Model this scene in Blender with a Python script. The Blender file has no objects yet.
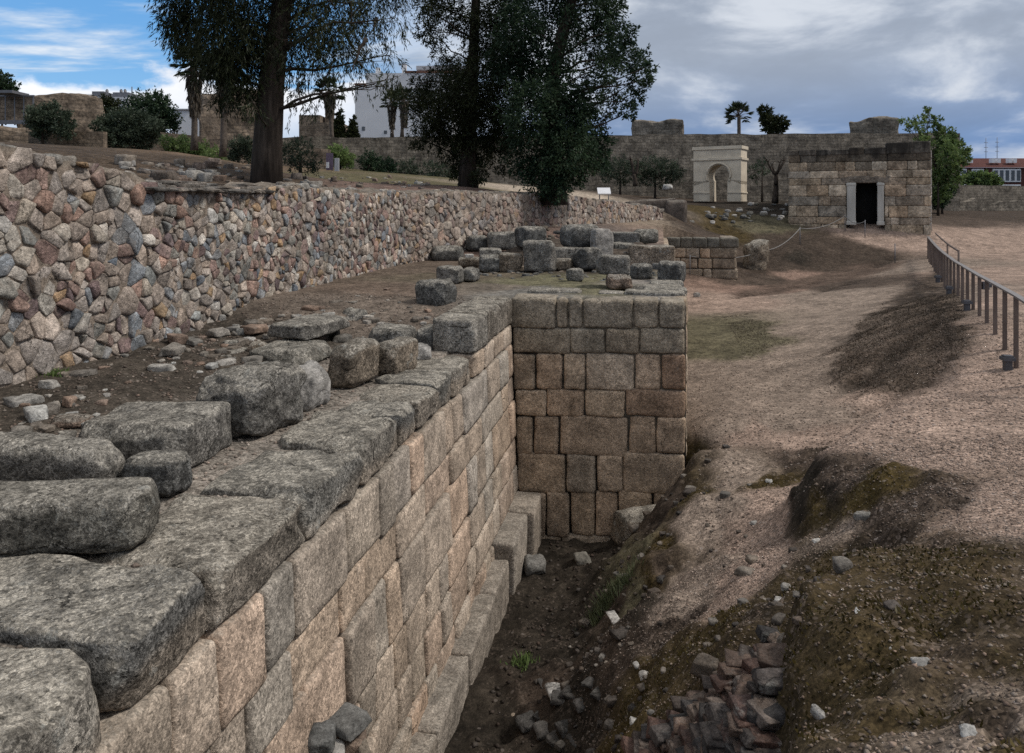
import bpy, math, random
import numpy as np
from math import radians as R, sin, cos, tan, pi

# ------------------------------------------------------------------ basics
sc = bpy.context.scene
COL = sc.collection
rng = np.random.default_rng(7)
random.seed(7)
# the photograph's verticals are parallel: a level camera with the lens shifted down, horizon at row 203
F, CX, CY, HY, CZ = 769., 512., 203., 203., 1.6
PITCH = 0.
YAW = math.atan((655 - 512) / math.hypot(F, CY - HY))


def ray(px, py):
    x, u = px - CX, CY - py
    f = F * cos(PITCH) + u * sin(PITCH)
    z = u * cos(PITCH) - F * sin(PITCH)
    return np.array([x * cos(YAW) - f * sin(YAW), x * sin(YAW) + f * cos(YAW), z]), f


def onz(px, py, z):
    d, f = ray(px, py)
    return d * ((z - CZ) / d[2]) + [0, 0, CZ]


def atd(px, py, D):
    d, f = ray(px, py)
    return d * (D / f) + [0, 0, CZ]


def ony(px, py, Y):
    d, f = ray(px, py)
    return d * (Y / d[1]) + [0, 0, CZ]


# ------------------------------------------------------------------ noise
def _hash(i, j, k, s):
    h = (i * 374761393 + j * 668265263 + k * 2147483647 + s * 1274126177) & 0xFFFFFFFF
    h = ((h ^ (h >> 13)) * 1274126177) & 0xFFFFFFFF
    h = h ^ (h >> 16)
    return (h & 0xFFFF) / 32767.5 - 1.0


def vnoise(P, s=0):
    P = np.asarray(P, float)
    I = np.floor(P).astype(np.int64)
    f = P - I
    f = f * f * (3 - 2 * f)
    o = 0
    for a in (0, 1):
        wa = f[..., 0] if a else 1 - f[..., 0]
        for b in (0, 1):
            wb = f[..., 1] if b else 1 - f[..., 1]
            for c in (0, 1):
                wc = f[..., 2] if c else 1 - f[..., 2]
                o = o + wa * wb * wc * _hash(I[..., 0] + a, I[..., 1] + b, I[..., 2] + c, s)
    return o


def fbm(P, octs=4, s=0, gain=.5):
    P = np.asarray(P, float)
    o, a, t = 0, 1., 0
    for q in range(octs):
        o = o + a * vnoise(P * 2 ** q + 17.3 * q, s + q)
        t += a
        a *= gain
    return o / t


def sstep(a, b, x):
    t = np.clip((x - a) / (b - a), 0, 1)
    return t * t * (3 - 2 * t)


# ------------------------------------------------------------------ materials
def newmat(name):
    m = bpy.data.materials.new(name)
    m.use_nodes = True
    nt = m.node_tree
    for n in list(nt.nodes):
        nt.nodes.remove(n)
    return m, nt


class NB:
    def __init__(self, nt):
        self.nt = nt

    def n(self, t, **kw):
        nd = self.nt.nodes.new(t)
        for k, v in kw.items():
            setattr(nd, k, v)
        return nd

    def put(self, sock, v):
        if isinstance(v, bpy.types.NodeSocket):
            self.nt.links.new(v, sock)
        elif isinstance(v, (tuple, list)):
            if len(sock.default_value) == 4 and len(v) == 3:
                v = (*v, 1)
            sock.default_value = v
        else:
            sock.default_value = v

    def math(self, op, a, b=0., c=None, clamp=False):
        nd = self.n('ShaderNodeMath', operation=op, use_clamp=clamp)
        self.put(nd.inputs[0], a)
        self.put(nd.inputs[1], b)
        if c is not None:
            self.put(nd.inputs[2], c)
        return nd.outputs[0]

    def vmath(self, op, a, b=(0, 0, 0)):
        nd = self.n('ShaderNodeVectorMath', operation=op)
        self.put(nd.inputs[0], a)
        self.put(nd.inputs[1], b)
        return nd.outputs['Value'] if op in ('DOT_PRODUCT', 'LENGTH') else nd.outputs[0]

    def noise(self, vec, scale, detail=4, rough=.55, dist=0.):
        nd = self.n('ShaderNodeTexNoise')
        self.put(nd.inputs['Vector'], vec)
        nd.inputs['Scale'].default_value = scale
        nd.inputs['Detail'].default_value = detail
        nd.inputs['Roughness'].default_value = rough
        nd.inputs['Distortion'].default_value = dist
        return nd.outputs['Fac']

    def voro(self, vec, scale, out='Distance', feature='F1'):
        nd = self.n('ShaderNodeTexVoronoi', feature=feature)
        self.put(nd.inputs['Vector'], vec)
        nd.inputs['Scale'].default_value = scale
        return nd.outputs[out]

    def mapr(self, v, a, b, c=0., d=1., smooth=True):
        nd = self.n('ShaderNodeMapRange')
        nd.interpolation_type = 'SMOOTHSTEP' if smooth else 'LINEAR'
        self.put(nd.inputs[0], v)
        for q, x in zip((1, 2, 3, 4), (a, b, c, d)):
            self.put(nd.inputs[q], x)
        return nd.outputs[0]

    def mix(self, f, a, b, blend='MIX'):
        nd = self.n('ShaderNodeMix', data_type='RGBA', blend_type=blend)
        self.put(nd.inputs[0], f)
        self.put(nd.inputs[6], a)
        self.put(nd.inputs[7], b)
        return nd.outputs[2]

    def scale(self, c, f):
        nd = self.n('ShaderNodeVectorMath', operation='SCALE')
        self.put(nd.inputs[0], c)
        self.put(nd.inputs[3], f)
        return nd.outputs[0]

    def attr(self, name, out='Color'):
        return self.n('ShaderNodeAttribute', attribute_name=name).outputs[out]

    def bump(self, h, strength, dist):
        nd = self.n('ShaderNodeBump')
        self.put(nd.inputs['Height'], h)
        nd.inputs['Strength'].default_value = strength
        nd.inputs['Distance'].default_value = dist
        return nd.outputs[0]

    def out(self, color, rough=.9, normal=None, spec=.2, metal=0., trans=None):
        b = self.n('ShaderNodeBsdfPrincipled')
        self.put(b.inputs['Base Color'], color)
        self.put(b.inputs['Roughness'], rough)
        self.put(b.inputs['Metallic'], metal)
        b.inputs['Specular IOR Level'].default_value = spec
        if normal is not None:
            self.put(b.inputs['Normal'], normal)
        o = self.n('ShaderNodeOutputMaterial')
        self.nt.links.new(b.outputs[0], o.inputs[0])
        return b


def objcoord(nb):
    """object coordinates shifted per object so that no two stones carry the same pattern"""
    oc = nb.n('ShaderNodeTexCoord').outputs['Object']
    rnd = nb.n('ShaderNodeObjectInfo').outputs['Random']
    return nb.vmath('ADD', oc, nb.scale((37., 53., 29.), rnd))


def stone_mat(name, crust=.6, crust_col=(.16, .155, .145), lichen=.35, speck=.5, bump=.5, stain=.4, smear=0., con=1., lo=.15):
    m, nt = newmat(name)
    nb = NB(nt)
    v = objcoord(nb)
    base = nb.attr('col')
    big = nb.noise(v, 2.2, 5, .6)
    mid = nb.noise(v, 9, 6, .65)
    fine = nb.noise(v, 90, 3, .7)
    grain = nb.voro(v, 52, 'Color')
    gsep = nb.n('ShaderNodeSeparateColor')
    nb.put(gsep.inputs[0], grain)
    c = nb.scale(base, nb.mapr(mid, .28, .72, 1 - .4 * con, 1 + .4 * con))
    c = nb.scale(c, nb.mapr(big, .32, .68, .72, 1.25))
    c = nb.scale(c, nb.math('ADD', 1 - speck * .55, nb.math('MULTIPLY', gsep.outputs[0], speck * 1.1)))
    c = nb.scale(c, nb.mapr(fine, .3, .7, 1 - speck * .35, 1 + speck * .35))
    # warm rust patches and dark stains
    st = nb.mapr(nb.noise(v, 3.1, 6, .7, .6), .54, .68)
    c = nb.mix(nb.math('MULTIPLY', st, stain), c, nb.scale(base, .42))
    # grey weather crust on upward faces, broken up
    nz = nb.n('ShaderNodeSeparateXYZ')
    nb.put(nz.inputs[0], nb.n('ShaderNodeNewGeometry').outputs['Normal'])
    up = nb.math('ADD', nz.outputs[2], nb.math('MULTIPLY', nb.math('SUBTRACT', mid, .5), 1.6))
    k = nb.math('MULTIPLY', nb.mapr(up, lo, lo + .6), crust)
    cc = nb.scale(crust_col, nb.mapr(nb.noise(v, 26, 6, .8), .3, .7, .6, 1.4))
    cc = nb.scale(cc, nb.mapr(nb.noise(v, 4.5, 5, .7, .5), .36, .62, .42, 1.25))
    g2 = nb.n('ShaderNodeSeparateColor')
    nb.put(g2.inputs[0], nb.voro(v, 125, 'Color'))
    cc = nb.scale(cc, nb.math('ADD', .4, nb.math('MULTIPLY', gsep.outputs[1], 1.2)))
    cc = nb.scale(cc, nb.mapr(g2.outputs[0], 0., 1., .55, 1.45, False))
    c = nb.scale(c, nb.mapr(g2.outputs[1], 0., 1., 1 - .4 * speck, 1 + .4 * speck, False))
    wht = nb.math('MULTIPLY', nb.mapr(g2.outputs[2], .9, .94), nb.mapr(nb.noise(v, 2.3, 4, .7), .42, .6))
    cc = nb.mix(nb.math('MULTIPLY', wht, .7), cc, (.42, .41, .38))
    c = nb.mix(k, c, cc)
    # lichen
    lv = nb.voro(nb.vmath('ADD', v, nb.scale((1, 1, 1), nb.math('MULTIPLY', mid, .25))), 6.5)
    lm = nb.math('MULTIPLY', nb.mapr(lv, .34, .16), nb.mapr(nb.noise(v, 1.7, 3), .48, .62))
    lm = nb.math('MULTIPLY', lm, nb.mapr(nb.noise(v, 55, 3, .7), .38, .6))
    c = nb.mix(nb.math('MULTIPLY', lm, lichen), c, (.36, .36, .33))
    if smear:
        sm = nb.mapr(nb.noise(v, 5.5, 6, .75, .4), .5, .62)
        c = nb.mix(nb.math('MULTIPLY', sm, smear), c, nb.scale((.30, .245, .198), nb.mapr(nb.noise(v, 40, 4, .7), .3, .7, .7, 1.3)))
    # pits and hairline cracks
    pit = nb.mapr(nb.noise(v, 19, 4, .6), .62, .74)
    c = nb.scale(c, nb.math('SUBTRACT', 1., nb.math('MULTIPLY', pit, .45)))
    crk = nb.voro(nb.vmath('ADD', v, nb.scale((1, 1, 1), nb.math('MULTIPLY', mid, .5))), 1.6, 'Distance', 'DISTANCE_TO_EDGE')
    crm = nb.math('MULTIPLY', nb.mapr(crk, .012, .002), nb.mapr(nb.noise(v, 2.7, 2), .5, .6))
    c = nb.scale(c, nb.math('SUBTRACT', 1., nb.math('MULTIPLY', crm, .6)))
    h = nb.math('ADD', nb.math('MULTIPLY', mid, 1.), nb.math('MULTIPLY', fine, .35))
    h = nb.math('SUBTRACT', h, nb.math('ADD', nb.math('MULTIPLY', pit, .5), crm))
    h = nb.math('ADD', h, nb.math('MULTIPLY', nb.noise(v, 30, 5, .7), .5))
    h = nb.math('ADD', h, nb.math('MULTIPLY', gsep.outputs[0], .12))
    nb.out(c, .93, nb.bump(h, bump, .035), .12)
    return m


def flat_mat(name, col, rough=.8, var=.25, scale=4, metal=0., spec=.3, bump=0., streak=False):
    m, nt = newmat(name)
    nb = NB(nt)
    v = objcoord(nb)
    if streak:
        v = nb.vmath('MULTIPLY', v, (1, 1, .15))
    n = nb.noise(v, scale, 6, .65)
    c = nb.scale(col, nb.mapr(n, .25, .75, 1 - var, 1 + var))
    nrm = nb.bump(n, bump, .02) if bump else None
    nb.out(c, rough, nrm, spec, metal)
    return m


def leaf_mat(name, col, col2, trans=.25):
    m, nt = newmat(name)
    nb = NB(nt)
    f = nb.attr('col')
    sp = nb.n('ShaderNodeSeparateColor')
    nb.put(sp.inputs[0], f)
    c = nb.mix(sp.outputs[0], col, col2)
    d = nb.n('ShaderNodeBsdfDiffuse')
    nb.put(d.inputs[0], c)
    t = nb.n('ShaderNodeBsdfTranslucent')
    nb.put(t.inputs[0], c)
    g = nb.n('ShaderNodeBsdfGlossy')
    g.inputs['Roughness'].default_value = .45
    mx = nb.n('ShaderNodeMixShader')
    mx.inputs[0].default_value = trans
    nt.links.new(d.outputs[0], mx.inputs[1])
    nt.links.new(t.outputs[0], mx.inputs[2])
    mx2 = nb.n('ShaderNodeMixShader')
    mx2.inputs[0].default_value = .015
    nt.links.new(mx.outputs[0], mx2.inputs[1])
    nt.links.new(g.outputs[0], mx2.inputs[2])
    o = nb.n('ShaderNodeOutputMaterial')
    nt.links.new(mx2.outputs[0], o.inputs[0])
    return m


def brick_mat(name, c1, c2, cm, bw, bh, rough=.9, dirt=.4, mort=.02, axis='XZ'):
    """coursed masonry for walls far from the camera, mapped on object X or Y and Z"""
    m, nt = newmat(name)
    nb = NB(nt)
    v = nb.n('ShaderNodeTexCoord').outputs['Object']
    s = nb.n('ShaderNodeSeparateXYZ')
    nb.put(s.inputs[0], v)
    w = nb.n('ShaderNodeCombineXYZ')
    nw = nb.math('MULTIPLY', nb.math('SUBTRACT', nb.noise(v, 1.4, 4, .6), .5), .55)
    nb.put(w.inputs[0], nb.math('ADD', nb.math('ADD', s.outputs[0], s.outputs[1]), nw))
    nb.put(w.inputs[1], nb.math('ADD', s.outputs[2], nb.math('MULTIPLY', nw, .5)))
    b = nb.n('ShaderNodeTexBrick')
    nb.put(b.inputs['Vector'], w.outputs[0])
    b.inputs['Scale'].default_value = 1
    b.inputs['Brick Width'].default_value = bw
    b.inputs['Row Height'].default_value = bh
    b.inputs['Mortar Size'].default_value = mort
    b.inputs['Bias'].default_value = 0
    nb.put(b.inputs['Color1'], c1)
    nb.put(b.inputs['Color2'], c2)
    nb.put(b.inputs['Mortar'], cm)
    n1 = nb.noise(v, 1.1, 6, .7)
    n2 = nb.noise(v, 7, 6, .7)
    c = nb.scale(b.outputs[0], nb.mapr(n1, .3, .7, 1 - dirt, 1 + dirt))
    c = nb.scale(c, nb.mapr(n2, .25, .75, .6, 1.4))
    h = nb.math('ADD', nb.math('MULTIPLY', b.outputs['Fac'], -.6), n2)
    nb.out(c, rough, nb.bump(h, .6, .06), .15)
    return m


M = {}
M['granite'] = stone_mat('granite_coping', .72, (.30, .272, .228), .6, .95, 1., .6)
M['ashlar'] = stone_mat('granite_ashlar', .4, (.22, .2, .17), .15, .7, .5, .28, 0., .6, .45)
M['boulder'] = stone_mat('granite_boulder', .7, (.285, .262, .225), .7, .95, 1., .6)
M['rubble'] = stone_mat('rubble_stone', .1, (.19, .18, .165), .2, .5, .8, .35, .3)
M['mortar'] = stone_mat('lime_mortar', .5, (.13, .12, .1), .1, .4, .9, .5)
M['fieldstone'] = stone_mat('field_stone', .1, (.15, .14, .13), .3, .4, .6, .3)
M['bark'] = flat_mat('bark', (.048, .038, .031), .95, .5, 9, bump=.9, streak=True, spec=.1)
M['palm_bark'] = flat_mat('palm_bark', (.11, .09, .075), .95, .4, 8, bump=.6, spec=.1)
M['wood'] = flat_mat('dark_wood', (.14, .105, .088), .8, .35, 6, bump=.3, streak=True)
M['rail'] = flat_mat('worn_metal_rail', (.21, .19, .18), .5, .25, 8, metal=.3)
M['lamp'] = flat_mat('lamp_metal', (.10, .10, .11), .5, .2, 8, metal=.4)
M['cream'] = flat_mat('cream_render', (.58, .50, .39), .85, .18, 1.6)
M['marble'] = flat_mat('pale_marble', (.42, .40, .36), .7, .22, 3, bump=.15, streak=True)
M['white'] = flat_mat('white_render', (.62, .62, .63), .85, .06, .4)
M['whiteb'] = flat_mat('grey_render', (.42, .43, .45), .85, .12, .6)
M['redbrick'] = brick_mat('red_brick', (.10, .036, .031), (.085, .031, .027), (.09, .05, .042), .5, .16, dirt=.15)
M['tile'] = flat_mat('roof_tile', (.16, .08, .055), .85, .4, 6, bump=.4)
M['glass'] = flat_mat('window_glass', (.05, .055, .06), .15, .2, 2, spec=.6)
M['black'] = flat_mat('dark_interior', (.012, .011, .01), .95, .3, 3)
M['oldwall'] = brick_mat('old_masonry', (.19, .164, .132), (.13, .113, .092), (.095, .082, .068), .55, .24, dirt=.6, mort=.015)
M['oldwall2'] = brick_mat('tower_masonry', (.2, .155, .115), (.14, .112, .087), (.1, .083, .067), .45, .22, dirt=.55, mort=.012)
M['aljibe'] = stone_mat('cistern_granite', .05, (.06, .055, .05), .2, .4, .5, .45)
m_, nt_ = M['aljibe'], M['aljibe'].node_tree
nb_ = NB(nt_)
bs_ = next(n for n in nt_.nodes if n.type == 'BSDF_PRINCIPLED')
old_ = bs_.inputs['Base Color'].links[0].from_socket
gp_ = nb_.n('ShaderNodeNewGeometry').outputs['Position']
sx_ = nb_.n('ShaderNodeSeparateXYZ')
nb_.put(sx_.inputs[0], gp_)
run_ = nb_.noise(nb_.vmath('MULTIPLY', gp_, (1.5, 1.5, .16)), 1., 6, .65)
blot_ = nb_.noise(gp_, 1.1, 6, .7)
lim_ = nb_.math('ADD', 2.3, nb_.math('MULTIPLY', run_, 4.6))
k_ = nb_.math('MULTIPLY', nb_.mapr(nb_.math('SUBTRACT', lim_, sx_.outputs[2]), .35, -.25), .82)
nb_.put(bs_.inputs['Base Color'], nb_.mix(k_, nb_.scale(old_, nb_.mapr(blot_, .35, .65, .7, 1.3)), (.026, .023, .02)))
M['sign'] = flat_mat('sign_panel', (.66, .66, .68), .5, .06, 3)
M['purple'] = flat_mat('purple_panel', (.12, .09, .13), .6, .15, 3)
M['steel'] = flat_mat('grey_steel', (.14, .14, .15), .5, .2, 5, metal=.3)
M['rope'] = flat_mat('grey_rope', (.2, .19, .18), .8, .2, 20)
M['leaf_dark'] = leaf_mat('needles_dark', (.016, .022, .009), (.05, .058, .024))
M['leaf_mid'] = leaf_mat('leaves_mid', (.012, .028, .016), (.058, .09, .045))
M['leaf_olive'] = leaf_mat('leaves_olive', (.035, .05, .032), (.085, .105, .07))
M['leaf_green'] = leaf_mat('leaves_green', (.065, .105, .035), (.21, .28, .10), .4)
M['leaf_palm'] = leaf_mat('palm_fronds', (.02, .03, .018), (.055, .07, .035))
M['leaf_dead'] = leaf_mat('dead_fronds', (.06, .05, .04), (.12, .10, .075), .1)
M['weed'] = leaf_mat('pale_weed', (.07, .09, .04), (.16, .175, .10), .3)
M['moss_blade'] = leaf_mat('moss', (.026, .021, .008), (.085, .064, .018), .2)
M['pebble'] = stone_mat('pebbles', .0, (.2, .2, .2), .0, .3, .3, .2)

# ------------------------------------------------------------------ object helpers


def mesh_obj(name, V, Fc, mat, parent=None, loc=(0, 0, 0), col=None, smooth=True, sharp=False):
    """one mesh object; V in world coordinates, loc is its origin. col: one rgb per vertex or a single rgb"""
    V = np.asarray(V, float)
    me = bpy.data.meshes.new(name)
    if parent is not None:
        loc = np.array(parent['_o'])
        if parent.get('_part'):
            pass
    Vl = V - np.asarray(loc)
    if isinstance(Fc, np.ndarray):
        n = len(Fc)
        k = Fc.shape[1]
        me.vertices.add(len(Vl))
        me.vertices.foreach_set('co', Vl.astype(np.float32).ravel())
        me.loops.add(n * k)
        me.loops.foreach_set('vertex_index', Fc.astype(np.int32).ravel())
        me.polygons.add(n)
        me.polygons.foreach_set('loop_start', np.arange(0, n * k, k, dtype=np.int32))
        me.polygons.foreach_set('loop_total', np.full(n, k, dtype=np.int32))
        me.update(calc_edges=True)
        me.validate()
    else:
        me.from_pydata([tuple(v) for v in Vl], [], Fc)
        me.update()
    if col is not None:
        col = np.asarray(col, float)
        if col.ndim == 1:
            col = np.tile(col, (len(Vl), 1))
        a = me.color_attributes.new('col', 'FLOAT_COLOR', 'POINT')
        if col.shape[1] == 3:
            col = np.concatenate([col, np.ones((len(col), 1))], 1)
        a.data.foreach_set('color', col.astype(np.float32).ravel())
    if smooth:
        me.polygons.foreach_set('use_smooth', np.ones(len(me.polygons), dtype=bool))
    if mat is not None:
        me.materials.append(mat)
    o = bpy.data.objects.new(name, me)
    COL.objects.link(o)
    o['_o'] = [float(x) for x in loc]
    if parent is not None:
        o.parent = parent
    else:
        o.location = loc
    return o


def tag(o, label=None, cat=None, group=None, kind=None):
    for k, v in (('label', label), ('category', cat), ('group', group), ('kind', kind)):
        if v:
            o[k] = v
    return o


def thing(name, label, cat, loc, group=None):
    o = bpy.data.objects.new(name, None)
    o.empty_display_size = .2
    COL.objects.link(o)
    o.location = loc
    o['_o'] = [float(x) for x in loc]
    return tag(o, label, cat, group)


class MB:
    """collects pieces of one mesh"""

    def __init__(self):
        self.V, self.F, self.C, self.n = [], [], [], 0

    def add(self, V, Fc, c=(.5, .5, .5)):
        V = np.asarray(V, float)
        c = np.asarray(c, float)
        if c.ndim == 1:
            c = np.tile(c, (len(V), 1))
        self.V.append(V)
        self.C.append(c)
        self.F += [tuple(int(q) + self.n for q in f) for f in Fc]
        self.n += len(V)

    def box(self, lo, hi, c=(.5, .5, .5), M3=None, o=(0, 0, 0)):
        x0, y0, z0 = lo
        x1, y1, z1 = hi
        V = np.array([(x0, y0, z0), (x1, y0, z0), (x1, y1, z0), (x0, y1, z0), (x0, y0, z1), (x1, y0, z1), (x1, y1, z1), (x0, y1, z1)], float)
        if M3 is not None:
            V = V @ np.asarray(M3).T
        V = V + np.asarray(o)
        self.add(V, [(0, 3, 2, 1), (4, 5, 6, 7), (0, 1, 5, 4), (1, 2, 6, 5), (2, 3, 7, 6), (3, 0, 4, 7)], c)

    def tube(self, pts, rad, seg=8, c=(.5, .5, .5), cap=True, wob=0.):
        pts = [np.asarray(p, float) for p in pts]
        if not hasattr(rad, '__len__'):
            rad = [rad] * len(pts)
        V, Fc = [], []
        up = np.array([0, 0, 1.])
        for i, p in enumerate(pts):
            t = pts[min(i + 1, len(pts) - 1)] - pts[max(i - 1, 0)]
            t = t / (np.linalg.norm(t) + 1e-9)
            a = np.cross(t, up if abs(t[2]) < .95 else np.array([1., 0, 0]))
            a /= np.linalg.norm(a)
            b = np.cross(t, a)
            for k in range(seg):
                an = 2 * pi * k / seg
                r = rad[i] * (1 + wob * random.uniform(-1, 1))
                V.append(p + r * (cos(an) * a + sin(an) * b))
        for i in range(len(pts) - 1):
            for k in range(seg):
                k2 = (k + 1) % seg
                Fc.append((i * seg + k, i * seg + k2, (i + 1) * seg + k2, (i + 1) * seg + k))
        if cap:
            Fc.append(tuple(range(seg - 1, -1, -1)))
            Fc.append(tuple((len(pts) - 1) * seg + k for k in range(seg)))
        self.add(V, Fc, c)

    def build(self, name, mat, parent=None, loc=(0, 0, 0), smooth=True):
        return mesh_obj(name, np.concatenate(self.V), self.F, mat, parent, loc, np.concatenate(self.C), smooth)


_rb = {}


def _cube_grid(n):
    if n in _rb:
        return _rb[n]
    idx, V, Fc = {}, [], []
    g = [(-1 + 2 * i / n) for i in range(n + 1)]

    def vid(p):
        k = tuple(round(q, 6) for q in p)
        if k not in idx:
            idx[k] = len(V)
            V.append(p)
        return idx[k]
    for ax in range(3):
        for s in (-1, 1):
            for i in range(n):
                for j in range(n):
                    q = []
                    for (a, b) in ((i, j), (i + 1, j), (i + 1, j + 1), (i, j + 1)):
                        p = [0, 0, 0]
                        p[ax] = s
                        p[(ax + 1) % 3] = g[a]
                        p[(ax + 2) % 3] = g[b]
                        q.append(vid(p))
                    Fc.append(tuple(q if s > 0 else q[::-1]))
    _rb[n] = (np.array(V, float), Fc)
    return _rb[n]


def rock(size, r=.06, n=8, amp=.02, seed=0, warp=.06, fr=3., chip=0., facets=0):
    """a worn block: rounded box, corners pulled about, surface broken by noise. Centre of base at origin."""
    V, Fc = _cube_grid(n)
    V = V.copy()
    # denser grid lines towards the edges
    V = np.sign(V) * (1 - (1 - np.abs(V)) ** 1.35)
    rg = np.random.default_rng(seed + 11)
    h = np.array(size) / 2
    r = min(r, h.min() * .98)
    P = V * h
    inner = np.clip(P, -(h - r), h - r)
    d = P - inner
    L = np.linalg.norm(d, axis=1, keepdims=True)
    nr = np.where(L > 1e-9, d / np.maximum(L, 1e-9), 0)
    P = inner + nr * r
    # corner warp
    cw = rg.uniform(-1, 1, (2, 2, 2, 3)) * warp * h
    T = (P / h + 1) / 2
    o = 0
    for a in (0, 1):
        for b in (0, 1):
            for c in (0, 1):
                w = (T[:, 0] if a else 1 - T[:, 0]) * (T[:, 1] if b else 1 - T[:, 1]) * (T[:, 2] if c else 1 - T[:, 2])
                o = o + w[:, None] * cw[a, b, c]
    P = P + o
    for q in range(facets):     # broken corners and edges: shaved flat
        u = rg.choice([-1, 1], 3) * rg.uniform(.15, 1, 3)
        u[rg.integers(3)] *= .15 if q % 2 else 1.
        u[2] = abs(u[2]) if rg.random() < .8 else u[2]
        u /= np.linalg.norm(u)
        dd = P @ u
        lim = dd.max() * rg.uniform(.84, .95)
        ex = np.clip(dd - lim, 0, None)
        P = P - ex[:, None] * u * .93
    nn = P / (np.linalg.norm(P / h, axis=1, keepdims=True) * h + 1e-9)
    nn /= np.linalg.norm(nn, axis=1, keepdims=True) + 1e-9
    nz = fbm(P * fr + seed * 3.7, 4, seed)
    if chip:
        e = np.sort(np.abs(P / h), axis=1)[:, 1]  # near an edge
        ck = np.clip(vnoise(P * fr * 1.7 + seed, seed + 5) - .1, 0, 1) * sstep(.6, 1., e)
        nz = nz - ck * chip
    P = P + nn * (nz + .45 * fbm(P * fr * 3.3 + seed, 3, seed + 9))[:, None] * amp
    P[:, 2] += h[2]
    return P, Fc


def rotz(P, a):
    c, s = cos(a), sin(a)
    return np.asarray(P) @ np.array([[c, s, 0], [-s, c, 0], [0, 0, 1]])


def rotx(P, a):
    c, s = cos(a), sin(a)
    return np.asarray(P) @ np.array([[1, 0, 0], [0, c, s], [0, -s, c]])


def roty(P, a):
    c, s = cos(a), sin(a)
    return np.asarray(P) @ np.array([[c, 0, -s], [0, 1, 0], [s, 0, c]])


def jit(c, a, rg=rng):
    w = rg.uniform(-a, a) * .22
    return np.clip(np.array(c) * (1 + rg.uniform(-a, a)) * np.array([1 + w, 1, 1 - w]), .01, .9)


#788.5TERRAIN
# ------------------------------------------------------------------ terrain
FACE_X, END_Y = -2.42, 12.87


def rubx(y):
    y = np.asarray(y, float)
    return np.where(y < 20, -6.65, -6.65 + (y - 20) * (6.9 / 20))


class RBF:
    def __init__(self, pts, c=.5):
        P = np.array(pts, float)
        self.P, self.c = P[:, :2], c
        n = len(P)
        A = np.sqrt(((self.P[:, None] - self.P[None]) ** 2).sum(-1) + c * c)
        A[np.diag_indices(n)] -= .02
        K = np.zeros((n + 1, n + 1))
        K[:n, :n] = A
        K[n, :n] = K[:n, n] = 1
        self.w = np.linalg.solve(K, np.append(P[:, 2], 0))

    def __call__(self, x, y):
        o = np.full(np.shape(x), self.w[-1])
        for (a, b), w in zip(self.P, self.w[:-1]):
            o = o + w * np.sqrt((x - a) ** 2 + (y - b) ** 2 + self.c ** 2)
        return o


def pz(L):
    return [onz(a, b, z) for a, b, z in L]


SLOPE = pz([
    (830, 395, -2.05), (865, 365, -1.75), (900, 335, -1.45), (940, 310, -1.15), (960, 292, -1.15), (870, 300, -1.7), (900, 280, -1.45), (925, 266, -1.2),
    (850, 282, -1.7), (890, 262, -1.3), (830, 270, -1.7), (1000, 280, -1.1), (980, 250, -.9), (1020, 240, -.6), (1000, 230, -.1), (1000, 213, .8), (1020, 260, -1.05), (960, 330, -1.15),
])
MOUND = pz([
    # near plateau
    (1016, 353, -1.1), (1020, 400, -1.08), (950, 400, -1.08), (890, 408, -1.12), (810, 458, -1.15), (868, 412, -1.2), (1000, 470, -.85), (900, 470, -.98), (850, 440, -1.1),
    (1000, 550, -.5), (900, 540, -.75), (860, 500, -1.05), (830, 520, -1.2),
    (1000, 640, -.3), (900, 620, -.45), (1000, 745, -.12), (900, 745, -.28), (850, 740, -.4), (860, 570, -.66), (830, 590, -.68), (800, 640, -.62), (785, 700, -.7), (800, 745, -.6),
])
MAIN = SLOPE + pz([
    # low path beside the pier and beyond
    (700, 300, -2.1), (740, 330, -2.1), (692, 335, -2.15), (720, 400, -2.2), (700, 430, -2.35), (760, 400, -2.15), (800, 350, -2.1),
    (830, 312, -1.95), (780, 283, -2.05), (720, 286, -2.1), (770, 440, -2.2), (740, 470, -2.3), (740, 440, -2.3), (775, 460, -2.2), (785, 430, -2.15),
    # hollow left of the mounds
    (742, 560, -2.1), (740, 600, -1.95), (760, 515, -2.15), (790, 512, -1.95), (770, 550, -1.95), (780, 480, -2.15), (720, 520, -2.35), (690, 560, -2.65), (850, 519, -1.45), (812, 517, -1.85), (880, 522, -1.25), (835, 530, -1.7), (700, 620, -2.15), (725, 625, -1.85),
    # bank down to the trench
    (660, 600, -2.75), (668, 640, -2.5), (655, 560, -2.75), (672, 530, -2.6), (680, 505, -2.55), (640, 600, -2.75), (640, 560, -2.85), (620, 620, -2.9), (648, 520, -3.2), (690, 480, -2.5), (692, 460, -2.4), (625, 585, -3.15),
    (760, 745, -1.0), (770, 690, -.95), (700, 745, -1.75), (700, 690, -1.9), (640, 745, -2.3), (660, 690, -2.25), (610, 700, -2.95), (590, 745, -3.3),
    (720, 660, -1.7), (600, 640, -3.45),
])
MOUND = SLOPE + MOUND + [(3, 0, -.05), (6, 0, 0), (6, 4, -.4), (9, 8, -.9), (14, 15, -1.0), (20, 5, -.6), (40, 5, -.5), (0, 0, -.4), (1, 1.5, -.35)]
MAIN += [atd(*q) for q in [(790, 250, 40), (800, 240, 42), (800, 232, 43.5), (788, 224, 45), (760, 265, 38.5), (840, 242, 41.5), (860, 232, 43), (900, 240, 42), (930, 229, 43), (890, 226, 43.5), (830, 226, 44.5), (740, 250, 41), (770, 240, 42), (720, 235, 41)]]
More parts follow.
